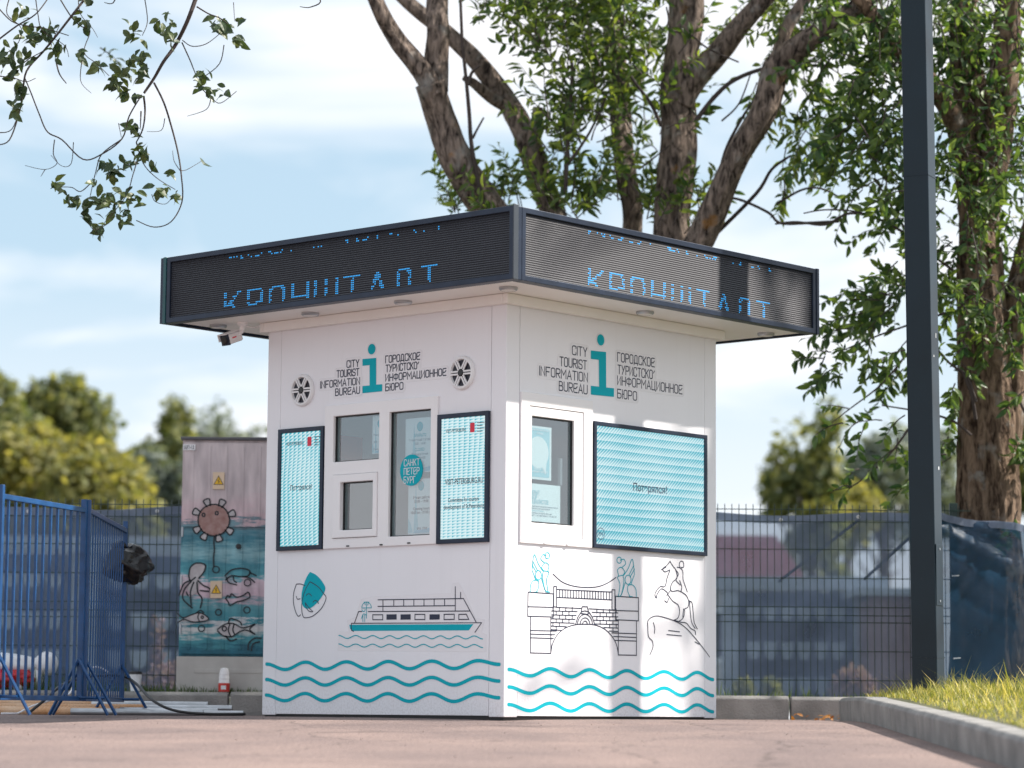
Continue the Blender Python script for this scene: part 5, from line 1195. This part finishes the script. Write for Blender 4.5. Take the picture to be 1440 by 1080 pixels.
LC = wil.limb([crotch, at(865, 440, 22.4), wz(840, 660, 22.5), wz(820, 500, 22.5), wz(803, 330, 22.6), wz(790, 190, 22.6), wz(778, 0, 22.7), wz(740, -350, 22.9)], [.19, .15, pxm(60), pxm(60), pxm(60), pxm(58), pxm(54), pxm(26)])
LD = wil.limb([crotch, at(935, 470, 21.9), wz(958, 680, 21.8), wz(968, 480, 21.8), wz(972, 330, 21.8), wz(975, 200, 21.8), wz(1000, -10, 21.8), wz(1030, -400, 21.8)], [.25, .2, pxm(104), pxm(104), pxm(98), pxm(88), pxm(98), pxm(50)])
LD2 = wil.limb([wz(985, 300, 21.75), wz(1030, 215, 21.7), wz(1110, 125, 21.6), wz(1205, 15, 21.5), wz(1330, -120, 21.4)], [pxm(70), pxm(66), pxm(60), pxm(50), pxm(36)])
LE = wil.limb([crotch, at(930, 500, 21.5), wz(1010, 760, 21.4), wz(1040, 690, 21.4), wz(1125, 500, 21.3), wz(1215, 330, 21.2), wz(1262, 200, 21.2), wz(1360, 110, 21.1), wz(1450, 50, 21.0), wz(1600, -80, 20.9)], [.2, .16, pxm(82), pxm(80), pxm(68), pxm(66), pxm(78), pxm(56), pxm(48), pxm(30)])
LE2 = wil.limb([wz(1262, 200, 21.2), wz(1285, 90, 21.2), wz(1350, -30, 21.2), wz(1400, -200, 21.2)], [pxm(44), pxm(36), pxm(30), pxm(18)])
thin = [([(410, 600), (378, 430), (370, 330), (362, 240), (350, 120), (344, -20)], 14, 9), ([(366, 245), (378, 210), (400, 190)], 12, 7), ([(380, 400), (390, 380), (412, 340)], 9, 5), ([(648, 560), (655, 420), (664, 290), (668, 180)], 13, 8),
        ([(1070, 690), (1200, 560), (1245, 490), (1300, 450)], 13, 7), ([(1110, 570), (1160, 580), (1235, 615), (1270, 645), (1350, 645), (1440, 640)], 8, 9), ([(1025, 350), (1080, 280), (1140, 230), (1240, 195), (1360, 190), (1440, 192)], 15, 10), ([(925, 365), (895, 300), (850, 240), (835, 215)], 12, 8),
        ([(1085, 560), (1110, 440), (1160, 340), (1200, 280)], 12, 6), ([(860, 490), (900, 460), (950, 420)], 6, 4), ([(960, 90), (1010, 100), (1060, 140), (1150, 180)], 7, 5), ([(900, 110), (945, 70), (940, 20)], 9, 5), ([(1260, 590), (1330, 550), (1385, 545), (1440, 570)], 8, 5), ([(1280, 570), (1282, 530), (1275, 515)], 5, 3), ([(660, 470), (720, 380), (770, 270)], 9, 6), ([(1100, 350), (1150, 300), (1185, 210)], 6, 4), ([(860, 560), (820, 510), (780, 490)], 7, 4)]
for pts, w0, w1 in thin: wil.twig(sm3([wz(x, y, 21.5) for x, y in pts], 5), pxm(w0, 21.5), pxm(w1, 21.5), 7)
R = wil.r
def wspray(x0, x1, y0, y1, n, up=1., ln=(.3, .7), sz=.115, Y=(21.2, 22.6), k=(10, 16), droop=.12, side=.5):
    for i in range(int(n * 1.35)):
        p = wz(R.uniform(x0, x1), R.uniform(y0, y1), R.uniform(*Y)); d = V3(R.gauss(0, side), R.gauss(0, side), up)
        wil.spray(p, d, R.uniform(*ln), R.randint(*k), sz, droop)
wspray(300, 480, 560, 640, 14, 1, (.2, .5)); wspray(480, 700, 560, 640, 16, 1, (.25, .6)); wspray(640, 900, 520, 640, 20, 1, (.3, .6)); wspray(880, 1060, 560, 690, 22, 1, (.25, .55))
wspray(590, 720, 300, 480, 16, .8, (.3, .6)); wspray(480, 620, 20, 180, 18, .5, (.3, .6)); wspray(620, 900, 60, 420, 64, .7, (.3, .7), k=(10, 17)); wspray(560, 900, -60, 160, 44, .5, (.3, .7), k=(10, 17)); wspray(400, 560, -40, 70, 14, .4, (.3, .6)); wspray(880, 1020, 140, 460, 16, .6, (.25, .5)); wspray(1180, 1460, -60, 110, 30, .0, (.35, .8), droop=.5)
wspray(1200, 1360, 200, 420, 7, -.4, (.25, .5), droop=.6, k=(6, 10)); wspray(1320, 1440, 120, 480, 22, -.3, (.25, .6), droop=.6)
wspray(200, 1500, -700, -100, 60, .5, (.5, 1.1), .12, k=(12, 20))
wil.finish(300)

# thick-trunked tree at the right
RY = 21.1
rb_ = at(1392, 960, RY); rb_.z = .12
rt = Tree(33, rb_, 'broad_tree', 'thick brown trunk with dense leafy crown right of the lamp post', M['leaf_r'], M['bark_r'], .36)
def trunk_mesh(path, rad, sides, name, amp):
    P = sm3([Vector(p) for p in path], 14); m_ = len(P); mb = MB(); R_ = []
    for i in range(m_):
        f = i / (m_ - 1) * (len(rad) - 1); k = min(int(f), len(rad) - 2); r0 = rad[k] + (rad[k + 1] - rad[k]) * (f - k); R_.append(r0)
    for i, p in enumerate(P):
        for k in range(sides):
            t_ = 2 * PI * k / sides; c_, s_ = math.cos(t_), math.sin(t_)
            w1 = noise.noise(Vector((c_ * 2.2 + 3, s_ * 2.2, p.z * .5)))
            rdg = 1 - abs(noise.noise(Vector((c_ * 6.5, s_ * 6.5, p.z * 1.15 + 1.2 * w1)))) * 2.0
            rdg2 = 1 - abs(noise.noise(Vector((c_ * 14, s_ * 14, p.z * 3.2)))) * 2.0
            r = R_[i] * (1 + .10 * w1 + amp * (rdg - .4) + amp * .4 * (rdg2 - .4)); mb.v.append((p.x + c_ * r - rt.base.x, p.y + s_ * r - rt.base.y, p.z - rt.base.z))
    for i in range(m_ - 1):
        for k in range(sides): mb.f.append((i * sides + k, i * sides + (k + 1) % sides, (i + 1) * sides + (k + 1) % sides, (i + 1) * sides + k))
    return obj(name, mb, M['bark_r'], rt.root, smooth=True)
trunk_mesh([rb_ - V3(0, 0, .15), at(1391, 850, RY), at(1389, 735, RY), at(1388, 640, RY), at(1388, 560, RY), at(1384, 470, RY), at(1378, 350, RY)], [.30, .27, .235, .215, .205, .185, .16], 72, 'trunk', .13)
trunk_mesh([at(1406, 700, RY + .05), at(1414, 600, RY + .02), at(1420, 520, RY), at(1436, 420, RY), at(1462, 300, RY)], [.11, .125, .12, .12, .10], 40, 'limb', .14)
rt.limb([at(1378, 360, RY), at(1372, 240, RY), at(1362, 110, RY), at(1352, -30, RY), at(1330, -300, RY)], [.16, .13, .12, .11, .07])
rt.limb([at(1384, 330, RY), at(1400, 200, RY - .1), at(1415, 60, RY - .2), at(1425, -100, RY - .3), at(1440, -350, RY)], [.12, .11, .1, .09, .05])
rt.limb([at(1376, 250, RY), at(1330, 150, RY - .3), at(1260, 60, RY - .5), at(1180, -40, RY - .7), at(1100, -180, RY)], [.10, .075, .06, .045, .03])
for pts, w0, w1 in (([(1372, 565), (1360, 530), (1345, 518), (1325, 500), (1290, 450)], .014, .008), ([(1366, 612), (1340, 592), (1300, 580), (1240, 570)], .012, .005), ([(1276, 497), (1240, 540), (1195, 575), (1165, 598)], .009, .003), ([(1280, 600), (1250, 640), (1205, 680), (1170, 690)], .009, .003), ([(1090, 315), (1120, 312), (1160, 316), (1195, 300), (1240, 310), (1300, 345)], .007, .012), ([(1130, 300), (1160, 295), (1200, 297), (1230, 305)], .005, .008), ([(1432, 560), (1452, 600), (1470, 620)], .012, .008), ([(1372, 590), (1366, 555), (1352, 520)], .016, .010), ([(1330, 440), (1240, 470), (1180, 495)], .010, .004), ([(1340, 380), (1280, 330), (1230, 250)], .012, .006)):
    rt.twig(sm3([at(x, y, RY - .35) for x, y in pts], 5), w0, w1, 7)
R2 = rt.r
def rspray(x0, x1, y0, y1, n, d=(0, 0, 0), ln=(.3, .7), sz=.105, Y=(20.2, 21.6), k=(11, 18), droop=.35, jit=.5):
    for i in range(int(n * 1.2)):
        p = at(R2.uniform(x0, x1), R2.uniform(y0, y1), R2.uniform(*Y)); dd = V3(d[0] + R2.gauss(0, jit), d[1] + R2.gauss(0, jit), d[2] + R2.gauss(0, jit))
        rt.spray(p, dd, R2.uniform(*ln), R2.randint(*k), sz, droop)
rspray(1345, 1450, -20, 250, 95, k=(10, 16)); rspray(1345, 1450, 230, 430, 52, k=(10, 16)); rspray(1350, 1445, 400, 470, 16, (0, -.3, -.5), (.2, .4), Y=(20.6, 20.9))
rspray(1230, 1345, -30, 120, 46, (-.3, 0, -.2)); rspray(1150, 1290, -30, 90, 40, (-.4, 0, -.3)); rspray(1210, 1340, 100, 270, 48, (-.4, 0, -.3)); rspray(1150, 1240, 110, 200, 16, (-.5, 0, -.2), (.25, .45))
rspray(1255, 1345, 260, 420, 32, (-.5, 0, -.3), (.25, .45)); rspray(1240, 1300, 390, 440, 10, (-1.2, 0, -.2), (.35, .6), k=(10, 14)); rspray(1190, 1260, 410, 480, 12, (-1.2, 0, -.25), (.25, .5)); rspray(1150, 1200, 490, 530, 6, (-1.2, 0, -.2), (.15, .3))
rspray(1230, 1330, 470, 520, 12, (-.6, 0, -.4), (.2, .4)); rspray(1180, 1250, 560, 600, 5, (-1, 0, -.4), (.2, .3), k=(6, 9)); rspray(1250, 1340, 580, 690, 12, (-.7, 0, -.4), (.2, .4), k=(6, 10)); rspray(1185, 1215, 655, 690, 3, (-.8, 0, -.4), (.15, .25), k=(5, 8))
rspray(1430, 1470, 520, 720, 12, (.1, 0, -.3), (.2, .4)); rspray(1340, 1362, 480, 640, 7, (-.3, -.2, -.4), (.15, .3))
for i in range(90):
    p = rt.base + V3(R2.gauss(0, 1.3), R2.gauss(.6, 1.0), R2.uniform(5.3, 8.5)); rt.spray(p, V3(R2.gauss(0, 1), R2.gauss(0, 1), R2.gauss(0, .6)), .8, 16, .1, .3)
rt.finish(300)

# tree beyond the left edge: only its overhanging branches reach into the picture
HY = 16.2
hb_ = V3(-6.3, 19.4, 0.)
ht = Tree(8, hb_, 'overhanging_tree', 'hanging branch with broad dark leaves at the upper left', M['leaf_h'], M['bark'], .52, .2)
ht.limb([hb_ - V3(0, 0, .15), hb_ + V3(.1, 0, 1.6), hb_ + V3(.25, -.1, 3.4), hb_ + V3(.8, -.3, 4.8), hb_ + V3(1.2, -.3, 6.5)], [.24, .19, .17, .14, .08], 'trunk')
hz_ = lambda x, y, Y=HY: at(x / 3, y / 3, Y)
over = ht.limb([hb_ + V3(.5, -.2, 4.1), hb_ + V3(1.7, -1.6, 4.9), at(100, -110, HY), at(230, -90, HY), at(290, -60, HY), at(276, -4, HY)], [.10, .08, .06, .035, .022, .010], 'limb', 10)
ht.limb([at(60, -115, HY), at(30, -60, HY), at(-20, -10, HY)], [.04, .025, .012], 'limb', 8)
htw = [([(828, -12), (790, 90), (740, 190), (690, 260), (650, 330), (608, 392)], 20, 11), ([(606, 405), (612, 470), (602, 545), (575, 600)], 10, 5), ([(650, 350), (690, 430), (722, 530), (750, 640), (765, 740), (768, 850), (722, 935), (650, 958), (575, 930)], 9, 4), ([(598, 400), (545, 490), (515, 585), (430, 650), (350, 672), (262, 590), (200, 556), (165, 480), (130, 390), (105, 330)], 6, 6),
       ([(510, 590), (430, 650), (405, 720), (380, 830)], 6, 3), ([(385, 770), (340, 808), (300, 790), (235, 790)], 5, 3), ([(575, 600), (605, 690), (660, 750), (740, 800)], 6, 3), ([(590, 640), (560, 740), (530, 830), (440, 940)], 6, 3), ([(830, 28), (880, 58), (925, 75), (960, 100)], 7, 4), ([(770, 170), (810, 195), (870, 185), (930, 140)], 5, 3), ([(768, 180), (800, 250), (820, 300), (850, 370), (890, 410), (930, 435), (998, 385)], 6, 3), ([(890, 415), (870, 462), (790, 490)], 5, 2), ([(945, 190), (925, 270), (850, 330), (815, 340)], 5, 3), ([(610, -10), (622, 90), (600, 150)], 5, 3), ([(985, 10), (990, 90)], 4, 2), ([(765, 720), (790, 715), (850, 680)], 4, 2), ([(760, 720), (735, 680), (728, 635)], 4, 2),
       ([(370, -20), (300, 70), (230, 160), (180, 220), (112, 300), (95, 400), (80, 480), (40, 590), (-10, 612)], 12, 5), ([(-10, 170), (70, 110), (150, 60), (205, -10)], 8, 5), ([(-10, 30), (50, 90), (120, 110), (190, 120), (290, 150)], 6, 4), ([(250, -10), (300, 70), (340, 110), (380, 130), (355, 220), (410, 270), (460, 320)], 6, 3), ([(350, 230), (340, 340), (385, 393)], 5, 2), ([(235, 250), (250, 310), (280, 352)], 8, 4), ([(40, -10), (30, 60), (90, 120), (70, 190), (0, 240)], 5, 3), ([(-10, 560), (50, 545), (90, 440)], 5, 3), ([(230, 590), (225, 650), (240, 690), (190, 715), (105, 698)], 5, 2), ([(310, 600), (300, 690), (260, 700), (215, 655)], 4, 2), ([(190, 715), (172, 745)], 4, 2), ([(150, -10), (160, 60), (180, 130), (270, 190), (290, 240)], 5, 3), ([(330, -10), (340, 60), (390, 120), (412, 158)], 5, 2), ([(60, 300), (120, 250), (200, 200), (250, 110)], 5, 3), ([(-10, 320), (60, 330), (110, 345), (150, 330)], 5, 3), ([(695, 500), (680, 550), (620, 555)], 4, 2), ([(460, 940), (400, 970), (365, 930)], 4, 2), ([(440, 10), (470, 15), (490, -10), (560, -150), (640, -270)], 3, 8), ([(1265, 28), (1310, 30), (1350, -5), (1230, -110), (1000, -180), (872, -180)], 3, 12), ([(640, 820), (655, 850), (700, 860), (735, 820)], 4, 2), ([(500, 520), (512, 580)], 4, 2), ([(595, 470), (592, 540)], 7, 4)]
for pts, w0, w1 in htw: ht.twig(sm3([hz_(x, y, HY + noise.noise(Vector((x * .01, y * .01, 0))) * .15) for x, y in pts], 5), w0 / 3 / FPX * HY / 2, w1 / 3 / FPX * HY / 2, 6)
R3 = ht.r
for (x, y, n_, sp) in ((590, 240, 8, 45), (535, 300, 8, 40), (485, 345, 6, 35), (565, 140, 6, 40), (610, 300, 5, 30), (700, 110, 8, 40), (740, 160, 5, 25), (930, 115, 12, 38), (1000, 165, 5, 25), (1010, 85, 3, 20), (845, 330, 8, 35), (905, 385, 8, 38), (830, 380, 2, 15), (560, 550, 8, 35), (595, 640, 8, 30), (545, 680, 6, 40), (480, 725, 9, 40), (440, 700, 4, 30), (450, 840, 14, 55), (540, 825, 7, 45), (590, 830, 3, 20), (680, 800, 8, 38), (735, 820, 4, 22), (415, 965, 9, 35), (310, 830, 5, 30), (245, 790, 5, 28), (535, 925, 5, 25), (720, 728, 2, 12), (858, 682, 1, 4), (500, 890, 5, 30), (370, 880, 5, 28), (390, 765, 3, 20), (640, 690, 3, 20), (130, 165, 10, 45), (235, 205, 8, 40), (200, 110, 5, 40), (30, 265, 6, 30), (80, 385, 8, 35), (75, 450, 6, 32), (355, 230, 4, 25), (415, 290, 4, 22), (480, 365, 4, 20), (100, 60, 5, 40), (345, 100, 6, 35), (370, 5, 4, 20), (110, 240, 8, 40), (55, 320, 4, 25), (30, 210, 4, 25), (530, 400, 5, 28), (570, 410, 3, 15)):
    for k in range(int(n_ * 1.6)):
        p = hz_(x + R3.gauss(0, sp * .55), y + R3.gauss(0, sp * .55), HY + R3.gauss(0, .06)); d = V3(R3.gauss(0, .8), R3.gauss(0, .5), R3.gauss(-.45, .5)).normalized(); nn = V3(R3.gauss(0, .6), -.6 + R3.gauss(0, .5), .5); nn = (nn - d * nn.dot(d)).normalized()
        ht.leaf(p - d * .03, d, nn, R3.uniform(.055, .095))
for i in range(70):
    p = hb_ + V3(R3.gauss(.6, 1.0), R3.gauss(0, 1.2), R3.uniform(5.0, 7.2)); ht.spray(p, V3(R3.gauss(0, 1), R3.gauss(0, 1), R3.gauss(0, .6)), .7, 14, .09, .3)
ht.finish(300)

# roadside tree outside the right edge whose crown dapples the kiosk wall
sb_ = V3(7.6, 18.7, .1)
sh = Tree(77, sb_, 'roadside_tree', 'leafy tree standing outside the right edge that dapples the kiosk with shade', M['leaf_r'], M['bark'], .36)
sh.limb([sb_ - V3(0, 0, .15), sb_ + V3(.05, 0, 2), sb_ + V3(0, .1, 4.5), sb_ + V3(-.2, .1, 7.5), sb_ + V3(-.2, .1, 9.2)], [.24, .2, .16, .09, .03], 'trunk')
R4 = sh.r
for i in range(16):
    a = i * 2.4; z0 = 3.2 + i * .33; e = sb_ + V3(math.cos(a) * 1.9, math.sin(a) * 1.9, z0 + 1.3)
    sh.limb([sb_ + V3(-.05, .05, z0), sb_.lerp(e, .5) + V3(0, 0, z0 * .5 + .35), e], [.05, .035, .012], 'limb', 7)
    for k in range(6): sh.spray(e + V3(R4.gauss(0, .55), R4.gauss(0, .55), R4.gauss(0, .5)), V3(R4.gauss(0, 1), R4.gauss(0, 1), R4.gauss(0, .7)), .7, 13, .095, .3)
sh.finish(0)

# ------------------------------------------------------------------ far trees, houses and stalls seen over and through the net
def far_tree(px, py, rx, ry, Y, lm, n, size, label, seed, lobes=7, group='trees beyond the net', trunk=True, bare=0):
    c = at(px, py, Y); k = Y / FPX; rx *= k; ry *= k; base = V3(c.x, Y, .1); r = random.Random(seed)
    tr = tag(empty('far_tree', base), label, 'tree', group)
    mb = MB(); H_ = c.z - base.z
    mb.tube([(0, 0, -.2), (.05 * rx, 0, H_ * .5), (0, 0, H_ + ry * .3)], [.035 * H_, .028 * H_, .012 * H_], 8)
    for i in range(6 + bare * 14):
        a = r.random() * 2 * PI; l_ = r.uniform(.5, 1); z0 = H_ * r.uniform(.45, 1)
        mb.tube([(0, 0, z0), (math.cos(a) * rx * .45 * l_, math.sin(a) * rx * .45 * l_, z0 + ry * .35), (math.cos(a) * rx * .9 * l_, math.sin(a) * rx * .9 * l_, z0 + ry * .75 * l_)], [.012 * H_, .007 * H_, .003 * H_], 5)
    obj('trunk', mb, M['bark'], tr)
    L_ = [(r.gauss(0, .42) * rx, r.gauss(0, .35) * rx, H_ + r.gauss(0, .42) * ry, r.uniform(.35, .6)) for _ in range(lobes)]
    cb_ = MB(); LV2, LF2 = leafmesh('l', .6, .1, .15)
    for i in range(n):
        lx, ly, lz, lr = L_[r.randrange(lobes)]
        d = V3(r.gauss(0, 1), r.gauss(0, 1), r.gauss(0, 1)).normalized(); rr = (.55 + .5 * r.random())
        p = V3(lx + d.x * rx * lr * rr, ly + d.y * rx * lr * rr, lz + d.z * ry * lr * rr)
        if p.z < .3: continue
        ld = V3(r.gauss(0, 1), r.gauss(0, 1), r.gauss(-.3, .8)).normalized(); nn = (d + V3(r.gauss(0, .5), r.gauss(0, .5), r.gauss(.3, .5))); nn = (nn - ld * nn.dot(ld)).normalized(); x_ = ld.cross(nn); sz = size * r.uniform(.6, 1.3); o = len(cb_.v)
        for (a, b, c_) in LV2: cb_.v.append((p.x + (x_.x * a + ld.x * b + nn.x * c_) * sz, p.y + (x_.y * a + ld.y * b + nn.y * c_) * sz, p.z + (x_.z * a + ld.z * b + nn.z * c_) * sz))
        for f in LF2: cb_.f.append(tuple(q + o for q in f))
    obj('crown', cb_, lm, tr, recalc=False)
far_tree(15, 670, 90, 90, 75, M['leaf_d'], 8740, 0.31, 'round dark green tree, tallest at the left edge of the skyline', 1, 16)
far_tree(98, 632, 80, 95, 78, M['leaf_d'], 8740, 0.31, 'dark green tree with a domed top just right of the tallest one', 2, 16)
far_tree(60, 700, 95, 70, 62, M['leaf_y'], 9880, 0.24, 'sunny yellow-green shrub at the foot of the round trees by the left edge', 3, 14)
far_tree(150, 705, 85, 72, 60, M['leaf_y'], 9120, 0.24, 'sunny yellow-green shrub between the barrier and the cabinet', 4, 14)
far_tree(222, 690, 45, 80, 66, M['leaf_g'], 3800, 0.23, 'silvery sparse tree just left of the electrical cabinet', 5, 12)
far_tree(240, 670, 50, 75, 80, M['leaf_d'], 3800, 0.27, 'small olive tree partly behind the cabinet', 6, 10)
far_tree(335, 650, 60, 80, 95, M['leaf_g'], 1197, 0.29, 'faint feathery tree above the electrical cabinet', 7, 9, bare=1)
far_tree(1138, 700, 66, 115, 62, M['leaf_d'], 2717, 0.23, 'dark wispy tree right of the kiosk above the net', 8, 14, bare=1)
far_tree(1190, 725, 62, 60, 66, M['leaf_y'], 2508, 0.22, 'olive bush above the net left of the lamp post', 9, 12)
far_tree(1240, 690, 62, 90, 70, M['leaf_g'], 2622, 0.23, 'silvery tree just left of the lamp post', 10, 14, bare=1)
far_tree(1310, 700, 60, 80, 72, M['leaf_g'], 2660, 0.23, 'silvery tree half hidden by the lamp post', 12, 12)
far_tree(1455, 660, 70, 100, 60, M['leaf_d'], 5320, 0.23, 'olive tree behind the thick trunk at the right edge', 11, 12)
far_tree(-90, 650, 90, 95, 80, M['leaf_d'], 5700, 0.29, 'dark tree continuing the skyline beyond the left edge', 13, 10)

stm = mat('pale_grey_board', (.38, .42, .46), .6, var=.1); dkm = mat('slate_board', (.06, .085, .12), .7, var=.2); wdm = mat('brown_timber', (.24, .13, .10), .7, var=.25, scale=4, stretch=(8, 1, 1))
pinkm = leafmat('pink_bloom', (.26, .15, .17), (.42, .30, .31), .3, .6)
def stall(px0, px1, Y, ytop, label, rows, ncol, boards):
    a, b = at(px0, 900, Y), at(px1, 900, Y); wd = b.x - a.x; zt_ = at((px0 + px1) / 2, ytop, Y).z
    root = tag(empty('market_stall', ((a.x + b.x) / 2, Y, .1)), label, 'stall', 'stalls behind the net'); h = wd / 2; zt_ -= .1
    obj('back_wall', MB().box(-h, h, .5, .56, 0, zt_), dkm, root)
    for x in (-h, h): obj('post', MB().box(x - .09, x + .09, -.06, .12, 0, zt_), stm, root)
    obj('top_beam', MB().box(-h - .3, h + .3, -.1, .14, zt_, zt_ + .16), stm, root)
    for r_ in range(rows):
        z = zt_ * (.82 - r_ * (.30 if rows == 3 else .25))
        obj('shelf', MB().box(-h + .1, h - .1, .1, .5, z - .14, z - .11), dkm, root)
        for k in range(ncol):
            x = -h + .18 + (wd - .36) * (k + .5) / ncol; w0 = (wd - .36) / ncol * .40; hh = .10 + .05 * (r_ > 0)
            obj('scalloped_board', MB().add([(x - w0, .06, z + .06), (x + w0, .06, z + .06), (x + w0 * .9, .06, z - hh * .5), (x + w0 * .4, .06, z - hh), (x - w0 * .4, .06, z - hh), (x - w0 * .9, .06, z - hh * .5)] + [(x - w0, .1, z + .06), (x + w0, .1, z + .06), (x + w0 * .9, .1, z - hh * .5), (x + w0 * .4, .1, z - hh), (x - w0 * .4, .1, z - hh), (x - w0 * .9, .1, z - hh * .5)], [(0, 1, 2, 3, 4, 5), (6, 7, 8, 9, 10, 11)] + [(i, (i + 1) % 6, (i + 1) % 6 + 6, i + 6) for i in range(6)]), stm, root)
    return root
stall(1027, 1213, 33, 830, 'grey stall with three rows of pale boards behind the net right of the kiosk', 3, 6, 1)
stall(-60, 110, 33.5, 775, 'grey stall with pale boards behind the net at the left edge', 4, 4, 1)
stall(125, 330, 33.2, 778, 'grey stall with pale boards behind the net beside the cabinet', 4, 5, 1)
a, b = at(1222, 945, 32.0), at(1300, 838, 32.0)
shd = tag(empty('timber_hut', ((a.x + b.x) / 2, 32.0, .1)), 'brown timber hut behind the net beside the lamp post', 'hut')
hw_ = (b.x - a.x) / 2
for k in range(9): obj('plank', MB().box(-hw_ + k * 2 * hw_ / 9 + .004, -hw_ + (k + 1) * 2 * hw_ / 9 - .004, -.02 + .004 * (k % 2), .02, 0, b.z - .1), wdm, shd)
obj('side_wall', MB().box(-hw_, hw_, .021, 1.2, 0, b.z - .15), wdm, shd); obj('roof', MB().box(-hw_ - .15, hw_ + .15, -.15, 1.3, b.z - .1, b.z - .02), stm, shd)
def house(px0, px1, yeave, yridge, Y, wall, roof, label):
    a, b = at(px0, 900, Y), at(px1, 900, Y); ze, zr_ = at((px0 + px1) / 2, yeave, Y).z - .1, at((px0 + px1) / 2, yridge, Y).z - .1; h = (b.x - a.x) / 2
    root = tag(empty('house', ((a.x + b.x) / 2, Y + 2, .1)), label, 'house')
    obj('wall', MB().box(-h, h, -2, 2, 0, ze), wall, root)
    obj('roof', MB().add([(-h - .2, -2.3, ze - .1), (h + .2, -2.3, ze - .1), (h + .2, 2.3, ze - .1), (-h - .2, 2.3, ze - .1), (-h * .8, 0, zr_), (h * .8, 0, zr_)], [(0, 1, 5, 4), (2, 3, 4, 5), (1, 2, 5), (3, 0, 4), (0, 3, 2, 1)]), roof, root)
    for k in range(3):
        x = -h * .6 + k * h * .6
        w_o = obj('window', MB().box(x - .45, x + .45, -2.05, -2.001, ze * .35, ze * .78), M['paper'], root); obj('pane', MB().box(x - .37, x + .37, -2.07, -2.051, ze * .40, ze * .74), M['black'], w_o)
redroof = mat('red_brown_roof', (.10, .028, .035), .7, var=.15)
house(1000, 1120, 815, 742, 46, mat('cream_wall', (.55, .53, .5), .8), redroof, 'low house with a red-brown roof behind the net right of the kiosk')
house(-80, 330, 800, 745, 50, mat('grey_wall', (.45, .47, .5), .8), mat('slate_roof', (.10, .11, .13), .7), 'long low grey building behind the net at the left')
rr5 = random.Random(9)
def bush(px, py, Y, rx, rz, lm, n, label):
    c = at(px, py, Y); root = tag(empty('flowering_bush', (c.x, Y, .15)), label, 'bush', 'bushes behind the net'); mb = MB(); st_ = MB()
    for i in range(n):
        d = V3(rr5.gauss(0, 1), rr5.gauss(0, 1), abs(rr5.gauss(0, 1))).normalized(); p = V3(d.x * rx, d.y * rx, d.z * rz) * (.5 + .5 * rr5.random()) + V3(0, 0, .05); ld = V3(rr5.gauss(0, 1), rr5.gauss(0, 1), rr5.gauss(.3, .8)).normalized(); nn = ld.orthogonal().normalized(); x_ = ld.cross(nn); sz = .07; o = len(mb.v)
        for (a, b, c_) in LV: mb.v.append(tuple(p + (x_ * a * 1.6 + ld * b + nn * c_) * sz))
        for f in LF: mb.f.append(tuple(q + o for q in f))
    for k in range(5): st_.tube([(0, 0, -.05), (rr5.gauss(0, rx * .5), rr5.gauss(0, rx * .5), rz * .8)], [.01, .004], 5)
    obj('foliage', mb, lm, root, recalc=False); obj('stems', st_, M['twig'], root)
bush(1200, 960, 28, .24, .32, pinkm, 800, 'round pinkish bush behind the net left of the lamp post')
bush(238, 960, 28, .30, .32, pinkm, 700, 'pink flowering bush behind the net left of the cabinet')
bush(1045, 960, 30, .12, .22, M['leaf_y'], 300, 'small yellow bush behind the net near the kiosk')
bush(1085, 960, 30, .10, .22, M['leaf_y'], 260, 'slim yellow plant behind the net under the pale boards')
bush(222, 900, 28, .07, .85, pinkm, 260, 'tall slim pink flowering plant behind the net left of the cabinet')
